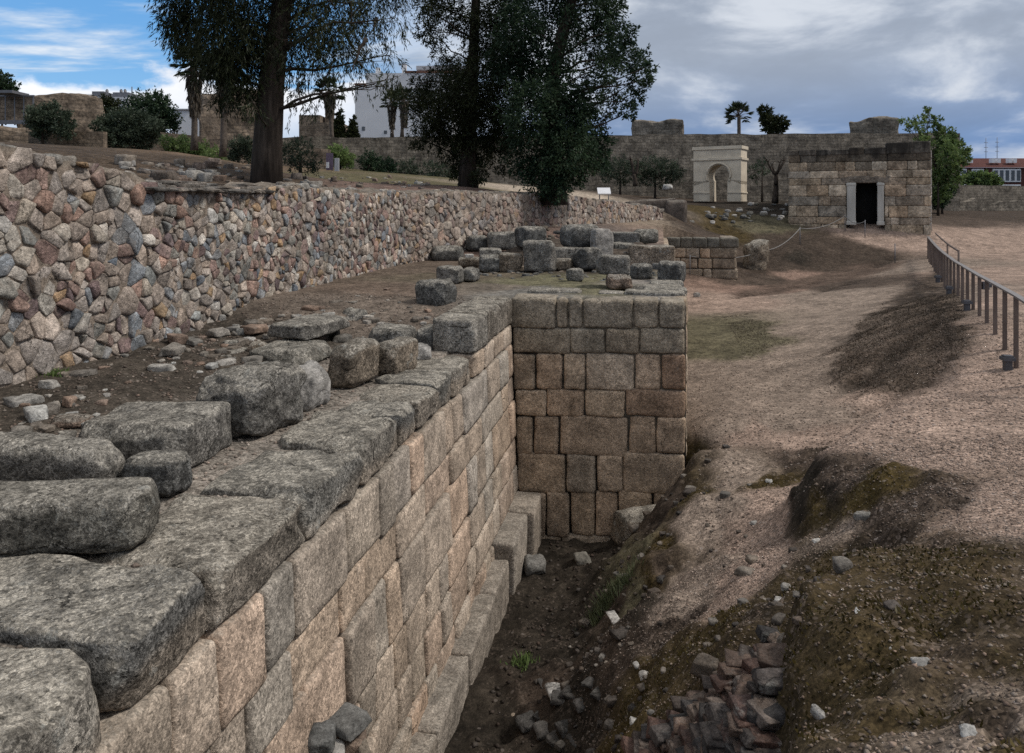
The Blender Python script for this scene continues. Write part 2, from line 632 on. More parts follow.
MAIN += [(-1.9, y, z_) for y, z_ in ((0, -3.8), (3, -3.82), (5, -3.82), (7, -3.84), (9, -3.9), (11, -4.0), (12.8, -4.08))] + [(-1.3, 2., -3.75), (-1.3, 5., -3.78), (-1.3, 7.5, -3.82), (-1.1, 10.5, -3.98), (-1, 12.7, -4.08), (-.4, 12.8, -3.95), (.1, 12.8, -3.6)]
MAIN += [(3, 0, -1.6), (6, 0, -1.5), (9, 8, -1.0), (14, 15, -1.0), (20, 5, -.7), (40, 5, -.5), (0, 0, -2.6), (1, 1.5, -2.), (2, 4, -2.), (4, 6, -1.8), (-1, 0, -3.7), (30, 30, -1), (25, 60, .5), (40, 70, .8), (60, 40, 0)]
MAIN += [atd(*q) for q in [(700, 226, 43), (760, 218, 46), (720, 212, 48), (690, 203, 52), (745, 203, 52), (665, 212, 44), (780, 200, 54)]]
MAIN += [tuple(atd(880, 223, 47)), tuple(atd(940, 222, 50)), (0, 70, 2.2), (30, 90, 1), (60, 90, 1), (0, 130, 2.5), (-40, 130, 4)]
UPPER = [atd(*q) for q in [(270, 186, 22), (200, 166, 35), (160, 163, 26), (100, 152, 34), (20, 146, 36), (300, 178, 30), (330, 178, 34), (470, 187, 30), (556, 197, 28), (450, 178, 50), (600, 192, 50), (640, 198, 50),
                            (310, 165, 58), (690, 203, 52), (745, 203, 52), (665, 209, 44), (640, 196, 58), (550, 190, 55), (400, 187, 26), (120, 158, 20), (200, 157, 30), (150, 151, 31), (240, 164, 28), (180, 153, 33), (100, 147, 31), (60, 145, 30), (230, 172, 23), (330, 172, 38)]]
UPPER += [(-8, y, 1.85) for y in (0, 6, 10, 14, 18)] + [(-4, 30, 1.75), (-2, 36, 1.6), (-.5, 40, 1.3), (-60, 40, 7), (-60, 0, 5), (-60, 90, 7.), (0, 130, 2.5), (-40, 130, 6), (-20, 70, 4.0), (0, 70, 2.2)]
rb_main, rb_up, rb_mound = RBF(MAIN, .35), RBF(UPPER, 1.5), RBF(MOUND, .35)
# outline of the higher ground on which the photographer stands: a broken, overhanging earth edge
EDGE = [onz(*q)[:2] for q in [(905, 388, -1.2), (868, 406, -1.2), (836, 419, -1.2), (810, 440, -1.18), (800, 464, -1.15), (822, 476, -1.12), (855, 486, -1.08), (888, 503, -1.0), (912, 518, -.92), (895, 532, -.86), (850, 546, -.76), (812, 562, -.72), (789, 590, -.7), (782, 625, -.66), (778, 660, -.66), (776, 700, -.72), (775, 750, -.75)]]
EDGE = np.array(EDGE + [(.1, 1.2), (.1, -1.5), (60, -1.5), (60, 12), (12, 13)])


def edge_dist(x, y, EDGE=EDGE):
    """signed distance to the outline, positive on the high ground"""
    x, y = np.asarray(x, float), np.asarray(y, float)
    best = np.full(x.shape, 1e9)
    ins = np.zeros(x.shape, bool)
    for i in range(len(EDGE)):
        (ax_, ay_), (bx_, by_) = EDGE[i], EDGE[(i + 1) % len(EDGE)]
        dx, dy = bx_ - ax_, by_ - ay_
        t = np.clip(((x - ax_) * dx + (y - ay_) * dy) / (dx * dx + dy * dy), 0, 1)
        best = np.minimum(best, (x - ax_ - dx * t) ** 2 + (y - ay_ - dy * t) ** 2)
        c = ((ay_ > y) != (by_ > y)) & (x < (bx_ - ax_) * (y - ay_) / (by_ - ay_ + 1e-12) + ax_)
        ins ^= c
    return np.sqrt(best) * np.where(ins, 1, -1)



def smooth_z(x, y):
    """the lie of the land without small relief"""
    x, y = np.asarray(x, float), np.asarray(y, float)
    zm = np.maximum(rb_main(x, y), np.where(y < 13.1, -4.2, -3.0))
    ed = edge_dist(x, y) + .10 * fbm(np.stack([x * 2.2, y * 2.2, x * 0], -1), 3, 61) + .05 * vnoise(np.stack([x * 7, y * 7, x * 0], -1), 62)
    wdt = .12 + .05 * np.clip(y - 4, 0, 20)
    em = sstep(-wdt, wdt, ed)
    zm = zm * (1 - em) + np.maximum(rb_mound(x, y), zm) * em
    zu = rb_up(x, y)
    rx = rubx(y)
    walk = -.5 + .2 * sstep(-3.6, -6.3, x)
    t = sstep(9.5, 12.5, y)
    walk = walk * (1 - t) + -.03 * t
    # earth heaped against the rubble wall behind the fallen blocks
    walk = walk + .75 * sstep(20.5, 27, y) * sstep(3.5, .3, x - rx)
    plat_edge = np.where(y < 13.05, -2.75, np.where(y < 37.1, .38, np.where(y < 40, 3.4, -99)))
    z = np.where(x < plat_edge, walk, zm)
    b = np.where(y < 40, (x < rx - .28) * 1., sstep(1.5, -1.5, x - (rx + (y - 40) * .12)))
    return z * (1 - b) + zu * b


# ground cover control colours: (px, py, z, rgb, speckle)
GR = (.258, .189, .15)
GP = (.205, .161, .129)
SO = (.05, .037, .028)
MO = (.048, .034, .013)
DK = (.026, .021, .016)
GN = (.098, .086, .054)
SL = (.066, .049, .038)
RD = (.2, .135, .105)
COVER_SRC = [(a, b, c, s) for a, b, z, c, s in [
    (720, 300, -2.1, GR, .4), (760, 290, -2.1, RD, .4), (800, 275, -1.9, RD, .4), (730, 330, -2.1, GN, .2), (700, 340, -2.1, GN, .2), (765, 335, -2.1, GN, .3), (720, 350, -2.15, GN, .3), (720, 372, -2.2, GP, .5), (780, 390, -2.2, GP, .6),
    (720, 420, -2.3, GP, .6), (800, 330, -2.1, GP, .5), (830, 320, -2, GP, .5), (760, 430, -2.2, GR, .8), (790, 420, -2.2, GP, .7), (740, 480, -2.3, GP, .8),
    (860, 350, -1.9, GP, .5), (890, 330, -1.6, GP, .5), (930, 340, -1.3, GP, .6), (850, 380, -1.9, GP, .5), (815, 350, 0, GP, .5), (830, 385, 0, GP, .6), (950, 300, -1.15, GP, .6),
    (870, 300, -1.7, GP, .4), (840, 330, -2, GP, .4), (905, 388, 0, GR, .9), (945, 355, 0, GR, .9), (820, 375, 0, GP, .6), (850, 320, 0, GP, .5), (820, 260, -1.6, SO, .4), (780, 250, -1.2, SO, .4), (800, 242, -.5, SO, .4), (850, 250, -1., SO, .4), (760, 268, -1.6, SO, .4), (770, 255, -1., SO, .4), (820, 250, -.9, SO, .4), (790, 268, -1.6, SO, .4), (840, 262, -1.4, SO, .4), (760, 280, -2., SL, .4), (800, 258, -1.2, DK, .4), (850, 285, -1.7, SL, .4), (830, 295, -1.9, GP, .4), (890, 268, -1.3, GP, .5),
    (890, 240, -.4, GR, .5), (870, 230, .2, GR, .4), (910, 232, .1, GR, .4), (980, 250, -.9, GR, .4), (1010, 250, -.8, GR, .4), (1000, 235, -.2, GR, .4), (1000, 275, -1.1, GR, .5), (1020, 300, -1.1, GR, .5), (950, 222, .4, SL, .4), (1000, 216, .7, SO, .4),
    (960, 330, -1.15, GR, .8), (985, 370, -1.1, GR, .9), (900, 410, -1.1, GR, 1.), (960, 420, -1.05, GR, 1.), (1010, 440, -.95, GR, 1.), (870, 440, -1.1, GR, 1.), (930, 460, -.98, GR, 1.), (1000, 500, -.7, GR, 1.), (960, 530, -.6, GR, 1.),
    (812, 455, -1.15, SO, .5), (805, 480, -1.4, DK, .2), (803, 500, -1.6, DK, .2), (830, 490, -1.3, DK, .3), (850, 500, -1.3, MO, .3), (868, 492, -1.1, MO, .3), (820, 500, -1.5, MO, .3), (880, 508, -1.1, SO, .6), (840, 478, -1.1, SO, .6), (870, 482, -1.05, MO, .4), (900, 505, -.95, SO, .8), (820, 440, -1.15, GR, .9), (830, 470, -1.15, SO, .5), (925, 500, -.85, SO, .9), (890, 520, -.85, SO, .7), (850, 520, -1.05, GP, 1.),
    (850, 560, -.72, DK, .5), (820, 590, -.7, DK, .5), (795, 590, -.9, DK, .3), (785, 620, -1.1, DK, .3), (870, 545, -.8, SO, .7), (840, 610, -.6, DK, .5), (880, 620, -.5, MO, .4), (770, 650, -1., DK, .2), (900, 570, -.62, SO, .8), (930, 560, -.6, SO, .9), (970, 560, -.5, SO, .9), (1010, 560, -.45, GP, 1.), (1000, 620, -.35, MO, .3), (940, 620, -.4, MO, .5), (950, 580, -.5, SO, 1.), (870, 600, -.6, SO, .6), (800, 640, -.65, MO, .3), (850, 640, -.5, MO, .3), (900, 640, -.42, MO, .6), (920, 600, -.5, SO, .9), (1000, 590, -.4, SO, .9), (980, 620, -.35, MO, .3), (965, 655, -.33, GR, 1.), (935, 680, -.32, GR, .9), (1000, 640, -.3, GP, 1.),
    (880, 690, -.38, MO, .3), (830, 700, -.5, MO, .3), (800, 700, -.7, DK, .4), (860, 740, -.4, MO, .4), (920, 725, -.28, MO, .6), (940, 745, -.2, GP, 1.), (1010, 695, -.2, SO, 1.), (1010, 665, -.25, MO, .8), (1000, 745, -.12, MO, .8), (880, 745, -.3, GP, 1.), (975, 700, -.2, GP, 1.), (900, 705, -.3, GP, .9), (960, 725, -.2, SO, .9), (1015, 725, -.2, GP, 1.), (860, 660, -.5, MO, .3), (900, 665, -.4, MO, .4), (830, 670, -.6, DK, .3), (980, 600, -.4, SO, 1.), (940, 590, -.4, SO, 1.),
    (740, 570, -2., GR, 1.), (730, 600, -1.95, GR, 1.), (700, 580, -2.4, GP, 1.), (760, 530, -2.1, GR, 1.), (780, 480, -2.15, MO, .4), (770, 500, -2.1, GR, 1.), (700, 490, -2.9, MO, .4), (690, 460, -2.6, MO, .3), (690, 530, -2.8, GP, .8), (720, 510, -2.4, GP, .9),
    (660, 570, -3.1, SO, .6), (640, 590, -3.6, GN, .3), (680, 620, -2.5, SO, .8), (710, 640, -2., MO, .4), (660, 660, -2.7, MO, .2), (690, 680, -2.1, MO, .2), (730, 640, -1.7, SO, .7), (640, 720, -2.9, MO, .3), (700, 720, -1.9, DK, .3), (760, 720, -1., DK, .3), (620, 650, -3.6, SO, .4),
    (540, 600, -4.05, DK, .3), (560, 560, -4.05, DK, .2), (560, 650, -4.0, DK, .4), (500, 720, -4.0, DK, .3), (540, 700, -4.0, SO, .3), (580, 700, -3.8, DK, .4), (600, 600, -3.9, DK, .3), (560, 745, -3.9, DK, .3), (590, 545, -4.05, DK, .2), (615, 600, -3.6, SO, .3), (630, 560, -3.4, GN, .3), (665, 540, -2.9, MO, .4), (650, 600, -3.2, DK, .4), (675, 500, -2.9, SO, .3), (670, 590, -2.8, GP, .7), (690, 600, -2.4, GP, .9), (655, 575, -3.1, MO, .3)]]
COVER = []
for q in [(140, 360), (40, 400), (240, 340), (60, 380), (200, 365), (110, 385)]:
    COVER_SRC.append((*q, (.055, .046, .037), .4))
for q in [(300, 400), (260, 440), (230, 480), (320, 380), (200, 500), (380, 380)]:
    COVER_SRC.append((*q, (.185, .162, .138), .9))
for q, c in [((350, 305), (.13, .105, .085)), ((420, 270), (.11, .085, .066)), ((400, 290), (.12, .09, .07))]:
    COVER_SRC.append((*q, c, .5))
for q, c in [((520, 292), (.15, .14, .125)), ((480, 288), (.12, .1, .08)), ((540, 284), (.12, .11, .068)), ((580, 280), (.12, .11, .068)), ((600, 290), (.12, .11, .07)), ((640, 285), (.19, .17, .15)), ((670, 292), (.2, .18, .16)), ((560, 270), (.05, .04, .03)), ((600, 262), (.06, .05, .04)), ((460, 275), (.11, .09, .065)), ((640, 250), (.1, .08, .07))]:
    COVER_SRC.append((*q, c, .4))
for q, c in [((700, 226, 40), SO), ((700, 215, 46), MO), ((740, 222, 42), MO), ((770, 222, 44), GN), ((720, 206, 50), DK), ((770, 205, 50), DK), ((790, 230, 42), SO), ((660, 212, 44), (.10, .08, .06))]:
    COVER.append((0, 0, atd(*q), c, .4))
UP_B, UP_P, UP_G = (.066, .048, .034), (.155, .105, .085), (.09, .078, .042)
for q, c in [((160, 163, 26), UP_B), ((60, 150, 34), GN), ((230, 165, 34), (.12, .082, .055)), ((180, 158, 38), (.13, .088, .06)), ((260, 180, 22), UP_B), ((330, 178, 34), UP_G), ((380, 180, 34), UP_G), ((440, 182, 34), UP_G), ((420, 190, 24), UP_P), ((460, 190, 24), UP_P), ((500, 192, 26), UP_P),
             ((620, 200, 40), (.30, .24, .18)), ((590, 194, 44), (.34, .28, .22)), ((640, 198, 50), SO), ((680, 200, 52), SO), ((560, 190, 55), (.1, .08, .06)), ((400, 174, 52), UP_G), ((60, 155, 24), SO), ((120, 160, 17), UP_B), ((10, 150, 30), UP_B), ((640, 203, 44), (.22, .18, .14))]:
    COVER.append((0, 0, atd(*q), c, .3))
COVER.append((0, 0, np.array([10, 80, 1.]), GP, .4))
COVER.append((0, 0, np.array([-40, 80, 1.]), SO, .3))


def cover(x, y, z):
    wx = x + .55 * fbm(np.stack([x * .9, y * .9, z * .5], -1), 4, 3) * np.clip(y / 12, .5, 1.)
    wy = y + .55 * fbm(np.stack([x * .9 + 40, y * .9, z * .5], -1), 4, 9) * np.clip(y / 12, .5, 1.)
    W = 1e-9
    C = np.zeros(x.shape + (4,))
    hf = fbm(np.stack([x * 4.5, y * 4.5, z * 3], -1), 3, 13)
    wx, wy = wx + .16 * hf * np.clip(y / 10, .6, 2), wy - .16 * hf
    for (_, _, p, c, s) in COVER:
        r2 = (wx - p[0]) ** 2 + (wy - p[1]) ** 2 + 2.2 * (z - p[2]) ** 2
        w = 1 / (r2 + .004 * (1 + .02 * p[1] ** 2)) ** 3.4
        W = W + w
        C += w[..., None] * np.array([*c, s])
    C = C / np.asarray(W)[..., None]
    for poly, rgb, amp_, sp_ in BANKS:
        sel = (x > poly[:, 0].min() - 3) & (x < poly[:, 0].max() + 3) & (y > poly[:, 1].min() - 3) & (y < poly[:, 1].max() + 3)
        if not sel.any():
            continue
        xs_, ys_ = x[sel], y[sel]
        Q = np.stack([xs_ + ys_ * .2, ys_ * 1.6 - xs_ * .6, z[sel]], -1)
        sd = edge_dist(xs_, ys_, poly) + amp_ * (fbm(Q * .9, 4, 91) + .5 * fbm(Q * 3.1, 3, 92))
        k = sstep(-.45, .25, sd)[:, None] * np.clip(.95 + .45 * fbm(Q * 1.3, 3, 93), .6, 1)[:, None]
        C[sel] = C[sel] * (1 - k) + np.array([*rgb, sp_]) * k
    return C


def lines(segs):
    o = []
    for a, b, s in segs:
        n = max(1, int(round((b - a) / s)))
        o += list(a + (b - a) * np.arange(n) / n)
    o.append(segs[-1][1])
    return np.array(o)


def grow(a, s, end, g=1.12):
    o, x = [], a
    while x < end:
        s *= g
        x += s
        o.append(x)
    return o


gx = lines([(-8, -2.85, .12), (-2.85, 4.4, .034), (4.4, 8, .08), (8, 18, .18)])
gx = np.concatenate([-8 - np.array(grow(0, .13, 400))[::-1], gx, 18 + np.array(grow(0, .2, 500))])
gy = lines([(1.4, 9.5, .034), (9.5, 13.4, .055), (13.4, 30, .12), (30, 56, .22)])
gy = np.concatenate([1.4 - np.array(grow(0, .05, 60, 1.25))[::-1], gy, 56 + np.array(grow(0, .22, 900, 1.13))])
GX, GY = np.meshgrid(gx, gy)
GZ = smooth_z(GX, GY)


def ground_z(x, y):
    """height of the ground mesh"""
    i = np.clip(np.searchsorted(gx, x) - 1, 0, len(gx) - 2)
    j = np.clip(np.searchsorted(gy, y) - 1, 0, len(gy) - 2)
    u = (x - gx[i]) / (gx[i + 1] - gx[i])
    v = (y - gy[j]) / (gy[j + 1] - gy[j])
    return (GZ[j, i] * (1 - u) + GZ[j, i + 1] * u) * (1 - v) + (GZ[j + 1, i] * (1 - u) + GZ[j + 1, i + 1] * u) * v


def hit(px, py, dmin=1.5, dmax=120):
    """where the sight line through a point of the photograph meets the ground"""
    d, f = ray(px, py)
    D = dmin
    while D < dmax:
        p = d * (D / f) + [0, 0, CZ]
        if p[2] < ground_z(p[0], p[1]):
            return p
        D += .02 + D * .002
    return p


BANKS = [(np.array([hit(*q)[:2] for q in [(942, 267), (915, 284), (882, 308), (838, 351), (843, 373), (868, 396), (915, 394), (968, 346), (960, 318), (958, 290)]]), (.055, .041, .031), .5, .5),
         (np.array([hit(*q)[:2] for q in [(900, 262), (850, 266), (800, 279), (742, 290), (740, 297), (800, 290), (860, 277), (900, 268)]]), (.085, .06, .046), .3, .4),
         (np.array([hit(*q)[:2] for q in [(786, 588), (815, 561), (850, 547), (900, 532), (960, 542), (1030, 552), (1030, 640), (955, 636), (915, 680), (885, 730), (872, 760), (780, 760), (690, 760), (646, 706), (664, 655), (722, 634), (776, 642)]]), (.046, .033, .017), .5, .5)]
COVER = [(0, 0, hit(a, b), c, s_) for a, b, c, s_ in COVER_SRC] + COVER
CV = cover(GX, GY, GZ)
mossy = np.clip((CV[..., 1] - CV[..., 2] * 1.55) / .02, 0, 1)
lum = CV[..., :3].mean(-1)
darkness = sstep(.14, .05, lum)
P3 = np.stack([GX, GY, GZ * .6], -1)
near = sstep(22, 12, GY)
rel = .035 * fbm(P3 * .9, 3, 21) + darkness * near * (.10 * fbm(P3 * 1.9, 3, 31) + .08 * fbm(P3 * 4.5, 2, 37) + .022 * vnoise(P3 * 9.7, 41))
rel += (1 - darkness) * near * (.012 * fbm(P3 * 3.7, 2, 43) + .006 * vnoise(P3 * 9.1, 47))
bank = sstep(-1.3, -.6, GX) * sstep(1.3, .7, GX) * sstep(4, 5.5, GY) * sstep(12.7, 12., GY)
rel += bank * (.13 * fbm(P3 * 1.7, 3, 81) + .05 * fbm(P3 * 5, 2, 82))
# washed-out rills running down the bank below the railing
slope_zone = sstep(-1.2, .6, edge_dist(GX, GY, BANKS[0][0]))
rill = fbm(np.stack([(GX + GY) * .3, (GX - GY) * 1.9, GZ * .5], -1), 4, 51)
rel += slope_zone * .15 * rill
rel = rel * np.where((GX < -2.6) & (GX > rubx(GY) - .3) & (GY < 38), .55, 1.)
far = sstep(40, 60, GY)
# small scarps where the washed earth has broken away
for pl, dep, wid in (([(690, 302, -2.1), (760, 292, -2.05), (820, 279, -1.8), (860, 268, -1.5), (893, 259, -1.2)], .16, .28), ([(770, 302, -2.05), (830, 288, -1.8), (880, 272, -1.4)], .1, .22), ([(855, 410, -1.9), (885, 385, -1.6), (930, 360, -1.25)], .12, .16), ([(840, 395, -2.), (880, 360, -1.65), (935, 322, -1.2)], .1, .18)):
    q = [onz(*p_) for p_ in pl]
    best = np.full(GX.shape, 1e9)
    for a_, b_ in zip(q[:-1], q[1:]):
        dx, dy = b_[0] - a_[0], b_[1] - a_[1]
        t_ = np.clip(((GX - a_[0]) * dx + (GY - a_[1]) * dy) / (dx * dx + dy * dy), 0, 1)
        best = np.minimum(best, np.hypot(GX - a_[0] - dx * t_, GY - a_[1] - dy * t_))
    best = np.abs(best + wid * 1.2 * fbm(P3 * 1.6, 3, 71))
    k_ = np.exp(-(best / wid) ** 2) * sstep(-.5, .1, fbm(P3 * .8, 2, 77))
    rel -= dep * k_
    CV[..., :3] *= (1 - .55 * k_)[..., None]
GZ = GZ + rel * (1 - far * .5)
CV[..., :3] *= (1 + .38 * slope_zone * np.clip(rill * 2.6, -1, 1))[..., None]


nx, ny = len(gx), len(gy)
ii = (np.arange(ny - 1)[:, None] * nx + np.arange(nx - 1)[None]).ravel()
quads = np.stack([ii, ii + 1, ii + nx + 1, ii + nx], 1)

m, nt = newmat('earth_and_gravel')
nb = NB(nt)
pos = nb.n('ShaderNodeNewGeometry').outputs['Position']
c0 = nb.attr('col')
spk = nb.attr('col', 'Alpha')
v1 = nb.voro(pos, 42, 'Color')
s1 = nb.n('ShaderNodeSeparateColor')
nb.put(s1.inputs[0], v1)
v2 = nb.voro(pos, 17, 'Color')
s2 = nb.n('ShaderNodeSeparateColor')
nb.put(s2.inputs[0], v2)
n1 = nb.noise(pos, 1.3, 6, .65)
n2 = nb.noise(pos, 12, 6, .7)
n3 = nb.noise(pos, 60, 4, .7)
c = nb.scale(c0, nb.mapr(n1, .28, .72, .68, 1.32))
nz5 = nb.math('SUBTRACT', nb.mapr(nb.noise(pos, 5.5, 9, .75), .33, .67, .5, 1.5), 1.)
c = nb.scale(c, nb.math('ADD', 1., nb.math('MULTIPLY', nz5, nb.math('SUBTRACT', 1., nb.math('MULTIPLY', spk, .75)))))
c = nb.scale(c, nb.mapr(n2, .28, .72, .7, 1.3))
c = nb.scale(c, nb.mapr(n3, .3, .7, .6, 1.4))
g = nb.mapr(s1.outputs[0], 0, 1, .45, 1.6, False)
g = nb.math('ADD', 1, nb.math('MULTIPLY', nb.math('SUBTRACT', g, 1), spk))
c = nb.scale(c, g)
# scattered pale chips
chips = nb.math('MULTIPLY', nb.mapr(s2.outputs[1], .93, .97), nb.mapr(nb.voro(pos, 17), .42, .3))
chips = nb.math('MULTIPLY', chips, spk)
c = nb.mix(nb.math('MULTIPLY', chips, .75), c, (.33, .28, .25))
frag = nb.math('MULTIPLY', nb.mapr(s1.outputs[1], .78, .82), nb.mapr(nb.noise(pos, 3.2, 4, .7), .46, .6))
c = nb.mix(nb.math('MULTIPLY', nb.math('MULTIPLY', frag, spk), .6), c, nb.scale((.27, .21, .17), nb.mapr(s1.outputs[2], 0., 1., .5, 1.3, False)))
h = nb.math('ADD', nb.math('MULTIPLY', nb.voro(pos, 42), nb.math('MULTIPLY', spk, -.8)), nb.math('MULTIPLY', n2, 1.2))
h = nb.math('ADD', h, nb.math('MULTIPLY', n3, .5))
nb.out(c, .97, nb.bump(h, .4, .03), .1)
M['ground'] = m
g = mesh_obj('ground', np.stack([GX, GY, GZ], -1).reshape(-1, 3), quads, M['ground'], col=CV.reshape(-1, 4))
tag(g, kind='structure')
#788.5WALLS
# ------------------------------------------------------------------ ashlar retaining wall on the left of the trench
TAN = [(.41, .325, .252), (.385, .31, .243), (.43, .325, .248), (.365, .308, .25), (.41, .312, .24), (.39, .33, .272)]
GRAY = [(.2, .185, .162), (.22, .2, .172), (.175, .165, .15), (.235, .205, .17)]


def batter(z):
    return FACE_X - .042 * z


W = thing('ashlar_wall', 'long left retaining wall of squared granite blocks dropping into the trench, with thick grey coping', 'wall', (FACE_X, 8, -4.5))
rg = np.random.default_rng(3)
mb = MB()
zb = [-.79, -1.34, -1.74, -2.38, -2.84, -3.3, -3.75, -4.2]
for k in range(len(zb) - 1):
    z1, z0 = zb[k], zb[k + 1]
    y = .9 - rg.uniform(0, .5)
    while y < END_Y - .05:
        w = rg.choice([.38, .5, .62, .8, .95, 1.1], p=[.2, .22, .2, .18, .12, .08]) * rg.uniform(.9, 1.1)
        y1 = min(y + w, END_Y + .02)
        if END_Y - y1 < .28:
            y1 = END_Y + .02
        a, b = z0 + rg.uniform(-.02, .02) * (k < 6), z1 + rg.uniform(-.012, .012)
        P, Fc = rock((.55, y1 - y - .016, b - a - .012), .035, 9 if y < 8 else 6, .016, int(rg.integers(1e6)), .035, 4, .9)
        xo = batter((a + b) / 2) - .275 + rg.uniform(-.022, .022)
        P = P + [xo, (y + y1) / 2, a + .006]
        P[:, 0] += -.042 * (P[:, 2] - (a + b) / 2)
        cc = jit(TAN[rg.integers(len(TAN))], .18, rg)
        if rg.random() < .07 or (y < 4.6 and k < 2 and rg.random() < .5):
            cc = jit((.32, .28, .235), .12, rg)
        mb.add(P, Fc, cc)
        y = y1
# filling behind the joints
mb.box((-3.4, .3, -4.6), (-2.62, END_Y + .05, -.82), (.045, .038, .032))
mb.build('masonry', M['ashlar'], W)
# coping: Y from, Y to, top z, inner X, outward shift
coping = [(1.0, 2.3, -.46, -3.75, .05), (2.33, 3.12, -.47, -3.65, .06), (3.15, 3.86, -.44, -3.85, .04), (3.89, 5.05, -.47, -3.3, .0), (5.08, 6.05, -.46, -3.25, .03), (6.08, 7.05, -.44, -3.25, .01), (7.08, 7.64, -.46, -3.1, .02),
          (7.67, 8.4, -.47, -3.2, .02), (8.43, 9.1, -.45, -3.2, .0), (9.13, 10.12, -.47, -3.2, .02)]
for k, (y0, y1, zt, xi, sh) in enumerate(coping):
    zl = -.79 + rg.uniform(-.01, .01) - (.05 if y0 < 3 else 0)
    xo = batter(-.7) - .02 + sh * .3
    nn = 30 if y0 < 6 else 18
    P, Fc = rock((xo - xi, y1 - y0, zt - zl), .035, nn, .04, 100 + k, .06, 2.4, 2.2, 7)
    P = P + [(xo + xi) / 2, (y0 + y1) / 2, zl + .012]
    mb = MB()
    cc = jit(GRAY[k % 4], .1, rg)
    t = sstep(-.7, -.55, P[:, 2] + .12 * vnoise(P * 3, 5))[:, None]
    col = cc * t + jit((.26, .22, .178), .1, rg) * (1 - t)
    mb.add(P, Fc, col)
    mb.build('coping_block', M['granite'], W)
# raised course near the corner
rais = [(10.15, 10.85), (10.87, 11.35), (11.37, 11.95), (11.97, 12.4), (12.42, 12.86)]
for k, (y0, y1) in enumerate(rais):
    P, Fc = rock((.62, y1 - y0, .47), .04, 16, .03, 130 + k, .05, 3, 1.6, 4)
    P = P + [batter(-.2) - .28, (y0 + y1) / 2, -.455 + .006]
    mb = MB()
    mb.add(P, Fc, jit((.21, .185, .155) if k else (.24, .225, .2), .12, rg))
    mb.build('coping_block', M['granite'], W)
# course under the raised blocks
mb = MB()
y = 10.18
while y < END_Y - .1:
    y1 = min(y + rg.uniform(.4, .75), END_Y)
    if END_Y - y1 < .3:
        y1 = END_Y
    P, Fc = rock((.7, y1 - y - .012, .325), .04, 8, .018, int(rg.integers(1e6)), .03, 4, .8)
    mb.add(P + [batter(-.7) - .35, (y + y1) / 2, -.785], Fc, jit(TAN[rg.integers(6)], .15, rg))
    y = y1
mb.build('masonry', M['ashlar'], W)
# plinth of long stones at the foot
y = .6
k = 0
while y < END_Y - .15:
    y1 = min(y + rg.uniform(.8, 1.5), END_Y - .02)
    top = -3.5 + .015 * rg.uniform(-1, 1)
    if y1 > 11.8:
        top = -3.28
    pw_ = .22 + .18 * sstep(9, 12.5, y)
    P, Fc = rock((pw_ + .1, y1 - y - .02, top + 4.3), .035, 12, .018, 160 + k, .025, 2.6, .8)
    P = P + [batter(-3.4) + pw_ / 2 - .05 + rg.uniform(-.012, .012), (y + y1) / 2, -4.3]
    mb = MB()
    mb.add(P, Fc, jit((.27, .23, .19), .14, rg))
    mb.build('plinth_block', M['ashlar'], W)
    y = y1
    k += 1

# ------------------------------------------------------------------ pier closing the trench
W2 = thing('pier_wall', 'pier wall of squared tan blocks facing us across the end of the trench', 'wall', (-.9, END_Y + .5, -4.5))
rows = [(30, 131, [63, 178, 210, 249, 384, 454, 526]), (131, 198, [63, 215, 311, 403, 526]), (198, 297, [63, 122, 195, 257, 389, 460, 527]), (297, 368, [66, 152, 254, 364, 528]),
        (368, 471, [66, 116, 185, 372, 447, 528]), (471, 572, [66, 205, 286, 359, 528]), (572, 690, [66, 150, 215, 282, 345, 440, 528]), (690, 740, [66, 190, 330, 440, 528])]
mb = MB()
TB = [(.36, .275, .197), (.34, .26, .19), (.385, .295, .212), (.325, .262, .2), (.365, .27, .192)]
for ri, (ya, yb, xs) in enumerate(rows):
    for i in range(len(xs) - 1):
        lo = ony(490 + xs[i] / 2.69, 280 + yb / 2.69, END_Y)
        hi = ony(490 + xs[i + 1] / 2.69, 280 + ya / 2.69, END_Y)
        x0, x1, z0, z1 = lo[0], hi[0], lo[2], hi[2]
        if ri == 0:
            z1 = 0.
        if i == 0:
            x0 = batter((z0 + z1) / 2) - .02
        P, Fc = rock((x1 - x0 - .022, .6, z1 - z0 - .024), .05, 12, .022, 300 + ri * 10 + i, .045, 4, .9)
        P = P + [(x0 + x1) / 2, END_Y + .3 + rg.uniform(-.02, .02), z0 + .012]
        cc = jit(TB[rg.integers(5)], .09, rg)
        if ri < 2:
            cc = jit((.26, .215, .162), .1, rg)
        if ri == 2 and i in (2, 3, 4):
            cc = cc * 1.2
        if (ri, i) in ((3, 3), (2, 5)):
            cc = cc * [.82, .72, .68]
        mb.add(P, Fc, cc)
mb.box((-2.5, END_Y + .06, -4.6), (.5, END_Y + .56, -.1), (.035, .03, .025))
mb.build('masonry', M['ashlar'], W2)
# paving slabs lying on the pier top at its right corner
mb = MB()
for k, (x0, x1, y0, y1, zt) in enumerate([(-.55, .54, 13.8, 14.25, .03), (-.2, .56, 14.28, 14.75, .04), (-.5, .5, 14.78, 15.3, .03), (-2.3, -1.3, 13.8, 14.3, .02), (-.1, .55, 15.33, 15.9, .05), (-1.0, -.55, 13.8, 14.15, .01)]):
    P, Fc = rock((x1 - x0, y1 - y0, .22), .04, 10, .025, 380 + k, .06, 3, .6)
    mb.add(P + [(x0 + x1) / 2, (y0 + y1) / 2, zt - .22], Fc, jit((.27, .25, .22), .1, rg))
mb.build('capping_slab', M['granite'], W2)
